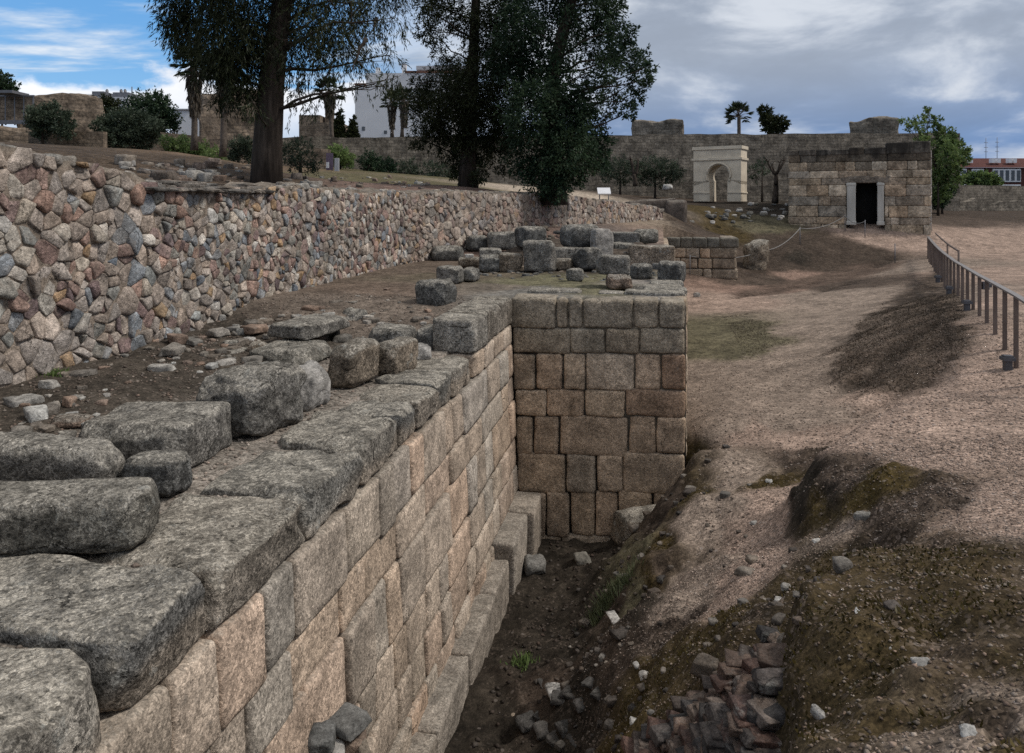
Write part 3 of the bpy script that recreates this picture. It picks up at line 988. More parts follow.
# right flank of the pier platform running back
mb = MB()
for k in range(6):
    z1 = -.02 - .5 * k
    y = END_Y + .62
    while y < 36.8:
        y1 = y + rg.uniform(.6, 1.3)
        P, Fc = rock((.5, y1 - y - .02, .48), .05, 5, .02, int(rg.integers(1e6)), .04, 3)
        mb.add(P + [.30, (y + y1) / 2, z1 - .49], Fc, jit(TB[rg.integers(5)], .15, rg))
        y = y1
mb.build('flank_masonry', M['ashlar'], W2)

# second ashlar wall, farther back
A = atd(655, 290, 37)
W3 = thing('ashlar_wall', 'low ashlar wall of tan blocks with a free end behind the fallen blocks and the bare path', 'wall', (2, 37, -2.2))
mb = MB()
for k in range(5):
    z1 = .0 - .48 * k
    x = -.3 + rg.uniform(-.3, 0)
    while x < 3.3:
        x1 = x + rg.uniform(.35, 1.15)
        if x1 > 3.2:
            x1 = 3.75 + rg.uniform(-.06, .06)
        P, Fc = rock((x1 - x - .03, .7, .46), .05, 6, .025, int(rg.integers(1e6)), .06, 3, .8)
        cc = jit(TB[rg.integers(5)], .2, rg) * .85
        if k == 0:
            cc = jit((.13, .12, .1), .15, rg)
        mb.add(P + [(x + x1) / 2, 37.0 + rg.uniform(-.03, .03), z1 - .47], Fc, cc)
        x = x1
    P, Fc = rock((.7, 2.2, .46), .05, 6, .025, int(rg.integers(1e6)), .06, 3, .8)
    mb.add(P + [3.42, 38.5, z1 - .47], Fc, jit((.27, .225, .18), .12, rg))
mb.box((-.2, 36.8, -2.6), (3.6, 37.2, -.1), (.05, .042, .035))
mb.build('masonry', M['ashlar'], W3)
#788.5RUBBLE
# ------------------------------------------------------------------ rubble wall (each stone shaped, all one wall)
PAL = [((.34, .28, .232), 30), ((.285, .24, .205), 26), ((.21, .215, .22), 10), ((.34, .30, .25), 12), ((.32, .215, .125), 5), ((.235, .16, .138), 10), ((.42, .39, .35), 7), ((.16, .115, .11), 8), ((.225, .22, .20), 12), ((.30, .20, .16), 9), ((.155, .17, .19), 3)]
pw = np.array([p[1] for p in PAL], float)
pw /= pw.sum()


def clip_poly(poly, n, d):
    out = []
    for i in range(len(poly)):
        a, b = poly[i], poly[(i + 1) % len(poly)]
        da, db = a @ n - d, b @ n - d
        if da <= 0:
            out.append(a)
        if (da < 0) != (db < 0) and abs(da - db) > 1e-12:
            out.append(a + (b - a) * (da / (da - db)))
    return out


def voronoi_stones(L, H0, H1, size, asp, rg):
    """irregular stone outlines filling an L long strip between heights H0(s) and H1(s)"""
    seeds = []
    s = 0.
    nz = max(3, int(5.2 / (size(0) * asp)))
    s = -.2
    while s < L + .2:
        w = size(s)
        h = w * asp
        z = -.1 + rg.uniform(0, h)
        while z < 3.4:
            if H0(s) - h < z < H1(s) + h:
                seeds.append((s + rg.uniform(-.42, .42) * w, z + rg.uniform(-.42, .42) * h, w))
                if rg.random() < .6:
                    seeds.append((s + rg.uniform(-.6, .6) * w, z + rg.uniform(-.6, .6) * h, w))
            z += h * rg.uniform(.7, 1.35)
        s += w * rg.uniform(.75, 1.1)
    S = np.array(seeds)
    S = S[np.argsort(S[:, 0])]
    keep, big = np.ones(len(S), bool), np.zeros(len(S), bool)
    for i in range(len(S)):
        if keep[i] and rg.random() < .09:
            lo, hi = np.searchsorted(S[:, 0], [S[i, 0] - 1.2 * S[i, 2], S[i, 0] + 1.2 * S[i, 2]])
            dd = np.hypot(S[lo:hi, 0] - S[i, 0], (S[lo:hi, 1] - S[i, 1]) * 1.15)
            near_ = (dd < rg.uniform(.7, 1.05) * S[i, 2]) & (dd > 0) & ~big[lo:hi]
            keep[lo:hi][near_] = False
            big[i] = True
    S = S[keep]
    for i in range(len(S)):
        w = S[i, 2]
        lo, hi = np.searchsorted(S[:, 0], [S[i, 0] - 3.2 * w, S[i, 0] + 3.2 * w])
        c = S[i, :2]
        if not (H0(c[0]) - .02 < c[1] < H1(c[0])):
            continue
        poly = [c + np.array(q) * w * 1.4 for q in ((-1, -1), (1, -1), (1, 1), (-1, 1))]
        for j in range(lo, hi):
            if j == i:
                continue
            o = S[j, :2]
            dv = o - c
            dd = np.hypot(*dv)
            if dd > 3.4 * w or dd < 1e-4:
                continue
            nrm = dv / dd
            poly = clip_poly(poly, nrm, nrm @ ((c + o) / 2))
            if len(poly) < 3:
                break
        if len(poly) >= 3:
            poly = clip_poly(poly, np.array([0., 1.]), H1(c[0]) + .02)
        if len(poly) >= 3:
            yield c, np.array(poly), w


def round_poly(poly, n=2):
    for _ in range(n):
        q = []
        for i in range(len(poly)):
            a, b = poly[i], poly[(i + 1) % len(poly)]
            q += [a * .92 + b * .08, a * .08 + b * .92]
        poly = np.array(q)
    return poly


def stone_cap(mb, poly, frame, depth, col, rg, gap=.016):
    """a lumpy stone face built on an outline; frame maps (s, z, out) to the world"""
    c = poly.mean(0)
    size = np.sqrt(np.abs(np.cross(poly - c, np.roll(poly, -1, 0) - c)).sum() / 2)
    if size < .03:
        return
    poly = round_poly(poly, 1)
    k = len(poly)
    tilt = rg.uniform(-.2, .2, 2)
    rings = []
    for sc_, dp in ((1 - gap / size * 1.2, -.04), (1 - gap / size * 1.5, .5), (.9 - gap / size, .88), (.55, 1.0)):
        p = c + (poly - c) * sc_
        nz = vnoise(np.c_[p * 9, np.full(k, dp * 3 + c[0])], 3)
        d = depth * dp + ((p - c) @ tilt) * (dp > 0) + nz * .02 * (dp > .4)
        rings.append(np.c_[p, d])
    V = np.concatenate(rings + [np.array([[*c, depth * 1.05 + rg.uniform(-.01, .01)]])])
    Fc = []
    for r in range(3):
        for i in range(k):
            i2 = (i + 1) % k
            Fc.append((r * k + i, r * k + i2, (r + 1) * k + i2, (r + 1) * k + i))
    for i in range(k):
        Fc.append((3 * k + i, 3 * k + (i + 1) % k, 4 * k))
    mb.add(frame(V), Fc, col)


def rub_path(s):
    """arc length along the wall -> x, y, outward normal"""
    s = np.asarray(s, float)
    y0 = 3.0
    L1 = 20 - y0
    dx, dy = 6.9, 20.
    l2 = math.hypot(dx, dy)
    t = np.clip((s - L1) / l2, 0, None)
    x = np.where(s < L1, -6.65, -6.65 + dx * t)
    y = np.where(s < L1, y0 + s, 20 + dy * t)
    k = sstep(L1 - 1.5, L1 + 1.5, s)
    nx_ = 1 * (1 - k) + (dy / l2) * k
    ny_ = -(dx / l2) * k
    return x, y, nx_, ny_


LR = 17 + math.hypot(6.9, 20)


def rub_top(s):
    y = 3 + s
    base = np.interp(y, [3, 6, 8.2, 9.3, 10, 12.2, 12.6, 17, 22, 28, 34, 42], [2.17, 2.14, 2.12, 1.86, 1.78, 1.8, 1.9, 1.86, 1.93, 1.93, 1.72, 1.3])
    return base + .06 * vnoise(np.stack([np.asarray(s) * 1.7, np.zeros(np.shape(s)), np.zeros(np.shape(s))], -1), 77)


def rub_bot(s):
    x, y, a, b = rub_path(s)
    return smooth_z(x + .4, y) - .12 if np.ndim(s) else float(smooth_z(x + .4, y)) - .12


RW = thing('rubble_wall', 'long wall of multicoloured rubble stones along the left side below the trees', 'wall', (-6.9, 12, -.4))
rg = np.random.default_rng(12)
mb = MB()
Z0 = -.7


def rframe(V):
    x, y, nx_, ny_ = rub_path(V[:, 0])
    return np.stack([x + nx_ * V[:, 2], y + ny_ * V[:, 2], V[:, 1] + Z0], -1)


szf = lambda s: .235 if s < 6 else (.2 if s < 18 else .26)
for c, poly, w in voronoi_stones(LR, lambda s: float(rub_bot(s)) - Z0, lambda s: float(rub_top(s)) - Z0, szf, .82, rg):
    cc = np.clip(jit(PAL[rg.choice(len(PAL), p=pw)][0], .22, rg) * 1.2, 0, .7)
    cc = np.clip(cc.mean() + (cc - cc.mean()) * .92, .02, .7)
    yy = c[0] + 3
    if yy > 20:
        cc = cc * .6 + np.array([.30, .235, .19]) * .4
    stone_cap(mb, poly, rframe, rg.choice([.014, .026, .04, .06]) * rg.uniform(.8, 1.3), cc, rg, .005 if rg.random() < .65 else .016)
mb.build('stone_facing', M['rubble'], RW)
# mortar bed behind the stones, and the wall's thickness and top
ss = np.linspace(0, LR, 420)
tt = np.linspace(0, 1, 26)
S_, T_ = np.meshgrid(ss, tt)
bz, tz = rub_bot(ss) - .3, rub_top(ss) + .01
Zm = bz[None] + (tz - bz)[None] * T_
x, y, nx_, ny_ = rub_path(S_)
dd = .008 * fbm(np.stack([S_ * 6, Zm * 6, Zm * 0], -1), 3, 4) + .004
Vf = np.stack([x + nx_ * dd, y + ny_ * dd, Zm], -1)
# top strip going back
back = []
for q, off in enumerate((.12, .25, .4, .55, .7)):
    x1, y1, a, b = rub_path(ss)
    zz = tz + .05 * fbm(np.stack([ss * 3, ss * 0 + q * 1.3, ss * 0], -1), 3, 8) + .015 * q
    back.append(np.stack([x1 - a * off, y1 - b * off, zz], -1))
Vf = np.concatenate([Vf, np.array(back)], 0)
ny2, nx2 = Vf.shape[:2]
ii = (np.arange(ny2 - 1)[:, None] * nx2 + np.arange(nx2 - 1)[None]).ravel()
mesh_obj('mortar_core', Vf.reshape(-1, 3), np.stack([ii, ii + 1, ii + nx2 + 1, ii + nx2], 1), M['mortar'], RW, col=(.265, .215, .172))
# layer of thin flat stones bedded along the lower stretch of the top
mb = MB()
for k in range(150):
    y = rg.uniform(9.2, 12.6)
    lay = rg.integers(0, 3)
    P, Fc = rock((rg.uniform(.15, .4), rg.uniform(.2, .55), rg.uniform(.03, .07)), .02, 4, .02, int(rg.integers(1e6)), .25, 5)
    mb.add(rotz(P, rg.uniform(-.3, .3)) + [-6.68 - lay * .16, y, 1.76 + lay * .05], Fc, jit((.13, .115, .10), .3, rg))
for k in range(420):   # loose coping stones along the rest of the wall
    s = rg.uniform(0, LR)
    if 6.3 < s < 9.2 and k % 3:
        continue
    x, y, a, b = rub_path(s)
    w = rg.uniform(.08, .2)
    P, Fc = rock((w * .9, w, w * rg.uniform(.4, .7)), w * .2, 4, .03, int(rg.integers(1e6)), .25, 4)
    o = rg.uniform(.05, .4)
    mb.add(rotz(P, rg.uniform(0, 3)) + [x - a * o, y - b * o, float(rub_top(s)) - .05], Fc, jit((.24, .215, .185), .3, rg))
mb.build('loose_coping', M['rubble'], RW)
#788.5BOULDERS
# ------------------------------------------------------------------ fallen blocks and boulders, one object each
BCOL = {'k': (.06, .055, .05), 'g': (.165, .155, .14), 'd': (.115, .112, .105), 'b': (.20, .165, .128), 'l': (.33, .31, .285), 'w': (.40, .385, .36), 't': (.30, .235, .175), 'r': (.20, .148, .115), 'm': (.15, .14, .12)}


def boulder(name, label, box, D, depth, yaw=0., r=.1, col='g', n=14, amp=.05, warp=.1, group=None, base=None, tilt=0., roll=0., mat='boulder', cat='stone', fr=2., seed=None):
    """box: the stone's outline in the photograph; D: how far its front foot stands (None: where the sight line meets z = base)"""
    x0, y0, x1, y1 = box
    if col in 'wl' and mat == 'boulder':
        mat = 'fieldstone'
    cx = (x0 + x1) / 2
    if D is None:
        p = onz(cx, y1, base) if base is not None else hit(cx, y1)
        D = -p[0] * sin(YAW) + p[1] * cos(YAW)
    else:
        p = atd(cx, y1, D)
    k = D / (F * cos(PITCH) + (CY - y1) * sin(PITCH))
    w = (x1 - x0) * k
    ext = (y1 - y0) * k * cos(PITCH) * 1.02
    h = max(ext - depth * (CZ - p[2]) / D * (1 - r), ext * .4)
    ca, sa = abs(cos(yaw)), abs(sin(yaw))
    if ca > .5 and sa > .05:
        w = max(w - depth * sa, w * .45) / ca
    az = math.atan2(p[0], p[1])      # direction of the sight line, to keep the stone's front towards us
    seed = seed if seed is not None else int(abs(x0 * 7 + y0 * 13 + x1 * 3)) % 9973
    P, Fc = rock((w, depth, h), r * min(w, h, depth) * 2, n, amp * min(w, h) * 2, seed, warp, fr / max(w, h) * 1.2, 1.2, 6)
    if tilt:
        P = rotx(P, tilt)
    if roll:
        P = roty(P, roll)
    P = rotz(P, YAW + yaw)
    c = np.array([p[0] + sin(az) * depth * .5, p[1] + cos(az) * depth * .5, p[2] - .02])
    rg_ = np.random.default_rng(seed)
    o = mesh_obj(name, P + c, Fc, M[mat], None, c, jit(BCOL[col], .08, rg_))
    return tag(o, label, cat, group)


GW = 'fallen blocks on the wall walk'
GPI = 'blocks heaped on the pier platform'
bl = boulder
bl('boulder', 'biggest rounded oblong grey boulder at the near left edge, lying on the coping', (-70, 468, 156, 558), None, .5, .06, .14, 'm', 34, .07, .12, GW, -.45)
bl('boulder', 'long low humped grey boulder right behind the biggest near boulder', (-60, 426, 138, 492), None, .42, -.06, .17, 'g', 28, .08, .2, GW, -.42, 0, .07)
bl('stone_block', 'flat-topped squared granite block standing behind a smaller dark cube by the coping', (93, 390, 219, 472), None, .85, -.1, .06, 'g', 26, .035, .1, GW, -.48)
bl('stone_block', 'small dark squared stone tucked against the larger flat-topped block', (123, 444, 191, 497), None, .3, -.2, .12, 'd', 20, .04, .08, GW, -.48)
bl('boulder', 'large pale pitted boulder with a split face in the middle of the wall walk', (205, 355, 302, 440), None, .75, -.3, .09, 'g', 28, .06, .16, GW, -.5)
bl('boulder', 'pale rough lump leaning on the right of the large pitted boulder', (283, 358, 331, 412), None, .45, -.3, .16, 'l', 18, .08, .16, GW, -.5)
bl('stone_block', 'left of two upright brown cubes standing side by side on the coping', (330, 333, 381, 388), None, .62, -.42, .12, 'b', 22, .03, .1, GW, -.47)
bl('stone_block', 'right of two upright brown cubes, slightly smaller, on the coping', (374, 334, 419, 377), None, .6, -.4, .13, 'b', 22, .035, .08, GW, -.47)
bl('stone_slab', 'flat grey slab propped on loose stones near the rubble wall', (272, 312, 347, 338), None, 1.1, -.35, .1, 'g', 18, .05, .1, GW, -.2)
bl('stone_slab', 'broken low slab lying behind the large pitted boulder', (252, 336, 334, 366), None, .9, -.3, .12, 'm', 18, .08, .16, GW, -.45)
bl('stone_slab', 'white flat slab lying at the foot of the rubble wall', (351, 291, 397, 307), None, .55, .1, .3, 'w', 16, .07, .2, GW, -.3)
bl('boulder', 'single rounded dark boulder sitting alone behind the raised corner blocks', (413, 277, 458, 309), None, .5, -.35, .13, 'd', 22, .05, .1, GW, -.12)
bl('stone_block', 'low grey block lying behind the two brown cubes', (366, 322, 420, 353), None, .6, -.3, .12, 'g', 16, .05, .1, GW, -.46)
bl('stone_block', 'dark block wedged against the raised corner course', (417, 322, 445, 354), None, .6, -.15, .12, 'd', 16, .04, .06, GW, -.47)
bl('stone', 'small pale rough stone beside the right brown cube', (397, 341, 433, 361), None, .32, .2, .2, 'l', 14, .1, .2, GW, -.47)
bl('stone', 'dark jagged stone between the flat slab and the low grey block', (340, 308, 372, 333), None, .45, .3, .2, 'd', 14, .12, .2, GW, -.4)
bl('stone', 'reddish flat stone near the left edge of the wall walk', (54, 412, 92, 426), None, .22, .2, .2, 'r', 12, .1, .25, GW, -.38)
bl('stone', 'pale wedge stone just behind the long low humped boulder', (80, 431, 112, 450), None, .22, -.4, .2, 'l', 12, .12, .25, GW, -.36)
bl('stone', 'small grey stone beside the pale wedge stone', (54, 428, 78, 441), None, .2, .3, .22, 'g', 10, .12, .2, GW, -.36)
bl('rock_ledge', 'long thin ledge of grey rock breaking through the soil of the wall walk', (150, 346, 245, 364), None, .8, .1, .25, 'g', 18, .12, .2, GW, -.42)
for lab, b, cl in [('tan stone in the little cluster behind the propped slab', (248, 340, 268, 352), 't'), ('whitish stone in the little cluster behind the propped slab', (240, 335, 256, 343), 'l'), ('dark stone at the near side of the little cluster behind the propped slab', (222, 338, 240, 349), 'd'),
                   ('reddish stone in the row of small stones left of the raised course', (372, 312, 384, 323), 'r'), ('brown stone in the row of small stones left of the raised course', (381, 311, 394, 324), 'b'), ('white pebble in the row of small stones left of the raised course', (393, 313, 403, 323), 'l'),
                   ('pale rounded stone nearest the dark boulder', (420, 311, 438, 323), 'l'), ('grey stone in the row of small stones left of the raised course', (402, 311, 417, 321), 'g'),
                   ('flat pale stone at the foot of the rubble wall near the left edge', (27, 383, 46, 392), 'l'), ('tan flat stone at the foot of the rubble wall near the left edge', (28, 393, 54, 404), 't'), ('white pebble on the dark soil of the wall walk', (60, 384, 70, 391), 'w')]:
    bl('stone', lab, b, None, .16, random.uniform(-.5, .5), .25, cl, 9, .1, .2, GW, -.36)
# the heap on the pier platform (all stand 18 to 24 m away)
for lab, b, D, dp, yw, rr, cl, nm in [
    ('oblong dark boulder at the left end of the heap by the rubble wall', (430, 245, 464, 262), 21.5, .6, .1, .35, 'd', 'boulder'),
    ('squared grey block low at the left front of the heap', (436, 264, 466, 283), 15.5, .5, -.3, .18, 'g', 'stone_block'),
    ('small grey block right of the low front block', (462, 266, 480, 281), 15.9, .4, -.2, .2, 'g', 'stone_block'),
    ('rounded block in the back row left of the flat-faced slab', (465, 234, 490, 251), 23, .6, .1, .3, 'd', 'boulder'),
    ('wide flat-faced grey block in the back row of the heap', (487, 231, 519, 249), 22.6, .6, .05, .12, 'g', 'stone_block'),
    ('bluish angular boulder tilted behind the tall upright block', (513, 225, 548, 248), 20.6, .7, .3, .22, 'd', 'boulder'),
    ('thin grey slab resting on a dark block in the left half of the heap', (478, 247, 502, 256), 18.4, .5, .1, .2, 'g', 'stone_slab'),
    ('dark rounded block under the thin grey slab', (478, 253, 502, 272), 17.9, .5, .1, .25, 'd', 'stone_block'),
    ('brown squared block left of the tall upright block', (499, 252, 522, 272), 17.9, .5, .05, .14, 'b', 'stone_block'),
    ('tallest upright grey block in the middle of the heap', (523, 239, 557, 272), 17.8, .6, -.15, .12, 'g', 'stone_block'),
    ('largest rounded boulder on top of the heap', (559, 223, 601, 249), 20, .8, .1, .32, 'd', 'boulder'),
    ('pale slab leaning down at the right of the largest rounded boulder', (589, 228, 614, 256), 19.6, .35, .35, .12, 'l', 'stone_slab'),
    ('flat grey block below the largest rounded boulder', (552, 246, 580, 260), 19.2, .5, .1, .15, 'g', 'stone_block'),
    ('rough light stone beside the tallest upright block', (553, 257, 574, 270), 18.3, .4, -.2, .2, 'b', 'stone'),
    ('dark humped boulder in front of the leaning pale slab', (571, 246, 603, 270), 18.2, .6, .3, .28, 'd', 'boulder'),
    ('squared grey block perched on a reddish stone', (594, 253, 631, 274), 14.5, .55, -.12, .12, 'g', 'stone_block'),
    ('reddish stone under the perched squared block', (606, 271, 631, 289), 14.4, .45, 0, .25, 'r', 'stone'),
    ('long dark beam of stone at the upper right of the heap', (607, 231, 638, 243), 22, .4, .05, .1, 'd', 'stone_block'),
    ('dark block carrying the long stone beam', (607, 241, 634, 263), 20.6, .7, .05, .12, 'd', 'stone_block'),
    ('curved stone like a broken arch at the right of the long stone beam', (633, 228, 660, 243), 22.5, .5, .2, .35, 'm', 'stone'),
    ('pale tan squared block with tooled grooves right of the heap', (627, 243, 676, 266), 19.4, .6, -.1, .06, 't', 'stone_block'),
    ('dark stone between the perched block and the big wedge', (630, 262, 652, 279), 16.4, .4, .1, .22, 'd', 'stone'),
    ('big wedge-shaped dark block at the right edge of the pier platform', (654, 259, 689, 282), 15.7, .6, -.3, .18, 'd', 'stone_block'),
    ('small grey stone at the front foot of the heap', (566, 267, 584, 281), 16, .3, .2, .2, 'g', 'stone'),
    ('thin flat stone beside the oblong dark boulder', (457, 256, 481, 267), 19, .5, .1, .25, 'b', 'stone_slab'),
    ('tiny white stone on the thin flat stone', (464, 253, 474, 259), 19.1, .25, .1, .2, 'w', 'stone')]:
    o = bl(nm, lab, b, D, dp, yw, rr * .55, cl, 14, .035, .08, GPI)
    zb_ = float(o.location.z)
# rubble under the heap
mb = MB()
rg = np.random.default_rng(5)
for k in range(330):
    x = rg.uniform(-4.2, .2)
    y = rg.uniform(18.6, 26.5) if k % 3 else rg.uniform(16.2, 18.4)
    hgt = .4 * sstep(18.8, 21.5, y) * sstep(27, 24, y) * sstep(.5, -.6, x) * sstep(-4.6, -3.2, x)
    w = rg.uniform(.05, .22) if y > 18.6 else rg.uniform(.03, .12)
    P, Fc = rock((w, w * rg.uniform(.6, 1.2), w * rg.uniform(.4, .8)), w * .12, 4, .04, int(rg.integers(1e6)), .3, 4)
    z = float(ground_z(x, y))
    mb.add(rotz(P, rg.uniform(0, 3)) + [x, y, z + hgt * rg.uniform(0, 1) - .03], Fc, jit(BCOL['gdbgd'[rg.integers(5)]], .3, rg))
for k in range(260):
    if k < 170:
        px, py = rg.uniform(150, 440), 0
        py = np.interp(px, [150, 300, 440], [358, 332, 315]) + rg.normal(0, 11)
    elif k < 215:
        px, py = rg.uniform(20, 130), rg.uniform(380, 445)
    else:
        px = rg.uniform(60, 390)
        py = np.interp(px, [0, 100, 200, 300, 393], [397, 363, 333, 312, 286]) + rg.uniform(0, 7)
    p = hit(px, py)
    if p[0] > -2.7 or p[2] > .4:
        continue
    w = rg.choice([.05, .09, .15, .24], p=[.4, .32, .2, .08]) * rg.uniform(.7, 1.2)
    P, Fc = rock((w, w * rg.uniform(.6, 1.1), w * rg.uniform(.25, .6)), w * .08, 5, .03, int(rg.integers(1e6)), .3, 5, .5, 3)
    mb.add(rotz(P, rg.uniform(0, 3)) + p - [0, 0, w * .08], Fc, jit([(.2, .18, .155), (.27, .25, .225), (.15, .13, .11), (.22, .16, .125), (.33, .31, .28)][rg.integers(5)], .2, rg))
for k in range(200):     # remains of a low wall on the upper terrace
    px = rg.uniform(122, 262) if k < 130 else rg.uniform(285, 430)
    py = rg.uniform(164, 183) if k < 130 else rg.uniform(177, 189)
    p = hit(px, py, 8)
    if p[0] > rubx(p[1]) - .3 or p[2] < 1.2:
        continue
    w = rg.choice([.09, .15, .24, .38], p=[.4, .32, .2, .08]) * rg.uniform(.7, 1.2)
    P, Fc = rock((w, w * rg.uniform(.6, 1.1), w * rg.uniform(.3, .7)), w * .08, 4, .03, int(rg.integers(1e6)), .3, 5, .5, 3)
    mb.add(rotz(P, rg.uniform(0, 3)) + p - [0, 0, w * .1], Fc, jit([(.2, .17, .14), (.27, .25, .225), (.13, .11, .095), (.2, .15, .12), (.33, .31, .28)][rg.integers(5)], .2, rg))
o = mb.build('rubble', M['fieldstone'])
tag(o, 'small broken rubble strewn over the wall walk, the upper terrace and between the heaped blocks', 'rubble', kind='stuff')
# earth heap carrying the back row
mb = MB()
xs, ys = np.meshgrid(np.linspace(-4.8, .3, 46), np.linspace(18.2, 27.5, 60))
zz = -.1 + .55 * sstep(18.6, 21.2, ys) * sstep(27.5, 25, ys) * sstep(.4, -.5, xs) * sstep(-4.8, -3.6, xs) + .12 * fbm(np.stack([xs, ys, xs * 0], -1) * 1.6, 4, 3)
ii = (np.arange(59)[:, None] * 46 + np.arange(45)[None]).ravel()
o = mesh_obj('earth_heap', np.stack([xs, ys, zz], -1).reshape(-1, 3), np.stack([ii, ii + 1, ii + 47, ii + 46], 1), M['ground'], col=(.07, .056, .045, .4))
tag(o, kind='structure')

# boulder and dark hole past the free end of the second wall
bl('boulder', 'large leaning grey-brown boulder beside the free end of the low ashlar wall', (741, 237, 772, 275), 37.5, .9, .3, .25, 'b', 18, .08, .2)
# ------------------------------------------------------------------ small dry stone wall at the bottom, and rubble in the trench
DW = thing('dry_stone_wall', 'collapsed bit of dry stone wall of thin reddish stones at the bottom, under the mossy mound', 'wall', onz(730, 720, -1.6))
mb = MB()
rg = np.random.default_rng(9)
for py in range(640, 800, 6):
    for px in np.arange(628, 800, 8):
        x_lim = np.interp(py, [650, 672, 705, 735, 800], [766, 735, 690, 645, 610])
        if px < x_lim or px > np.interp(py, [650, 700, 800], [778, 776, 770]):
            continue
        if rg.random() < .3:
            continue
        p = hit(px + rg.uniform(-4, 4), py + rg.uniform(-3, 3))
        w = rg.uniform(.07, .19)
        P, Fc = rock((w, w * rg.uniform(.7, 1.1), w * rg.uniform(.2, .36)), w * .03, 5, .01, int(rg.integers(1e6)), .28, 8)
        P = rotx(roty(P, rg.uniform(-.22, .22)), rg.uniform(-.12, .2))
        cc = [(.085, .052, .042), (.10, .068, .052), (.06, .048, .042), (.12, .092, .075), (.045, .04, .038)][rg.integers(5)]
        mb.add(rotz(P, YAW + rg.uniform(-.4, .4)) + p + [0, 0, rg.uniform(-.03, .05)], Fc, jit(cc, .2, rg))
mb.build('stones', M['fieldstone'], DW)

GH = 'stones heaped at the foot of the ashlar wall'
for lab, b, D, cl, yw in [('blue-grey slate slab lying on top of the little stone heap at the wall foot', (324, 708, 372, 734), 4.9, 'd', -.5), ('reddish stone under the blue-grey slate at the wall foot', (330, 728, 368, 752), 4.9, 'r', .2), ('dark stone at the left of the little stone heap at the wall foot', (309, 720, 336, 752), 4.75, 'd', .1),
                          ('pale stone at the bottom of the little stone heap at the wall foot', (312, 742, 348, 770), 4.7, 'l', .3), ('brown stone at the right of the little stone heap at the wall foot', (352, 738, 376, 765), 4.8, 'b', .4)]:
    o = bl('stone', lab, b, D, .22, yw, .12, cl, 12, .08, .2, GH, mat='fieldstone')
GT = 'stones strewn over the trench floor'
rg = np.random.default_rng(21)
for q, (px, py, wpx, cl) in enumerate([(530, 730, 34, 'k'), (548, 738, 30, 'k'), (566, 735, 26, 'k'), (542, 722, 20, 'k'), (584, 712, 26, 'k'), (572, 700, 22, 'k'), (562, 705, 24, 'k'), (556, 745, 24, 'k'), (592, 690, 20, 'k'), (575, 748, 20, 'k'), (600, 700, 22, 'k'), (545, 690, 16, 'k')]):
    bl('stone', 'dark rough stone among those strewn over the trench floor at the bottom', (px - wpx / 2, py - wpx * .55, px + wpx / 2, py), None, .2, rg.uniform(-1, 1), .18, cl, 9, .1, .2, GT, mat='fieldstone')
for lab, b, cl in [('pale grey flat slab on the trench floor beside the plinth', (521, 553, 548, 576), 'g'), ('grey flat stone on the trench floor in front of the pier', (572, 551, 592, 566), 'm'),
                   ('low flat pale stone on the dark trench floor', (544, 690, 567, 702), 'l'), ('whitish stone on the trench bank above the floor', (606, 617, 622, 625), 'l'), ('tan stone on the trench floor near the bottom', (509, 720, 522, 733), 't')]:
    bl('stone', lab, b, None, .3 if b[2] - b[0] < 50 else .9, .2, .2, cl, 12, .07, .18, mat='fieldstone')
bl('boulder', 'smooth greyish rock against the right foot of the pier', (611, 501, 684, 552), 12.1, .55, .25, .12, 'b', 18, .05, .14)
for lab, b, cl in [('white stone lying on the gravel in the bottom right corner', (957, 720, 980, 737), 'w'), ('flat grey stone half sunk in the moss left of the gravel strip', (914, 654, 934, 667), 'l'), ('pale upright stone in the moss below the mound', (812, 700, 826, 721), 'l'), ('white stone at the foot of the near mossy mound', (852, 603, 864, 614), 'w'),
                   ('bluish grey stone in the gap between the two mounds', (853, 508, 876, 522), 'g'), ('white stone on the crest of the near mossy mound', (811, 536, 825, 543), 'w'), ('pale stone beside the collapsed wall on the mossy bank', (632, 658, 648, 667), 'l'), ('second pale stone in the chain on the mossy bank', (639, 668, 649, 680), 'l'),
                   ('third pale stone low in the chain on the mossy bank', (629, 714, 640, 726), 'w'), ('grey stone on the sandy hollow', (750, 519, 760, 525), 'l'), ('white stone at the edge of the sandy hollow', (764, 477, 774, 484), 'w'), ('pale stone lying on the low path', (693, 292, 701, 297), 'l'),
                   ('dark grey stone in the rubble patch left of the near mound', (780, 580, 792, 592), 'g'), ('small pale stone lying left of the near mound', (773, 595, 785, 603), 'l'), ('pale grey stone in the moss right of the near mound', (885, 636, 896, 650), 'l')]:
    bl('stone', lab, b, None, .08, random.uniform(-.5, .5), .2, cl, 9, .1, .22, 'loose stones on the mounds', mat='fieldstone')
#788.5SCATTER
# ------------------------------------------------------------------ gravel, moss, weeds (nobody could count these)
rg = np.random.default_rng(33)
O8 = np.array([(1, 0, 0), (-1, 0, 0), (0, 1, 0), (0, -1, 0), (0, 0, 1), (0, 0, -1)], float)
F8 = np.array([(0, 2, 4), (2, 1, 4), (1, 3, 4), (3, 0, 4), (2, 0, 5), (1, 2, 5), (3, 1, 5), (0, 3, 5)])


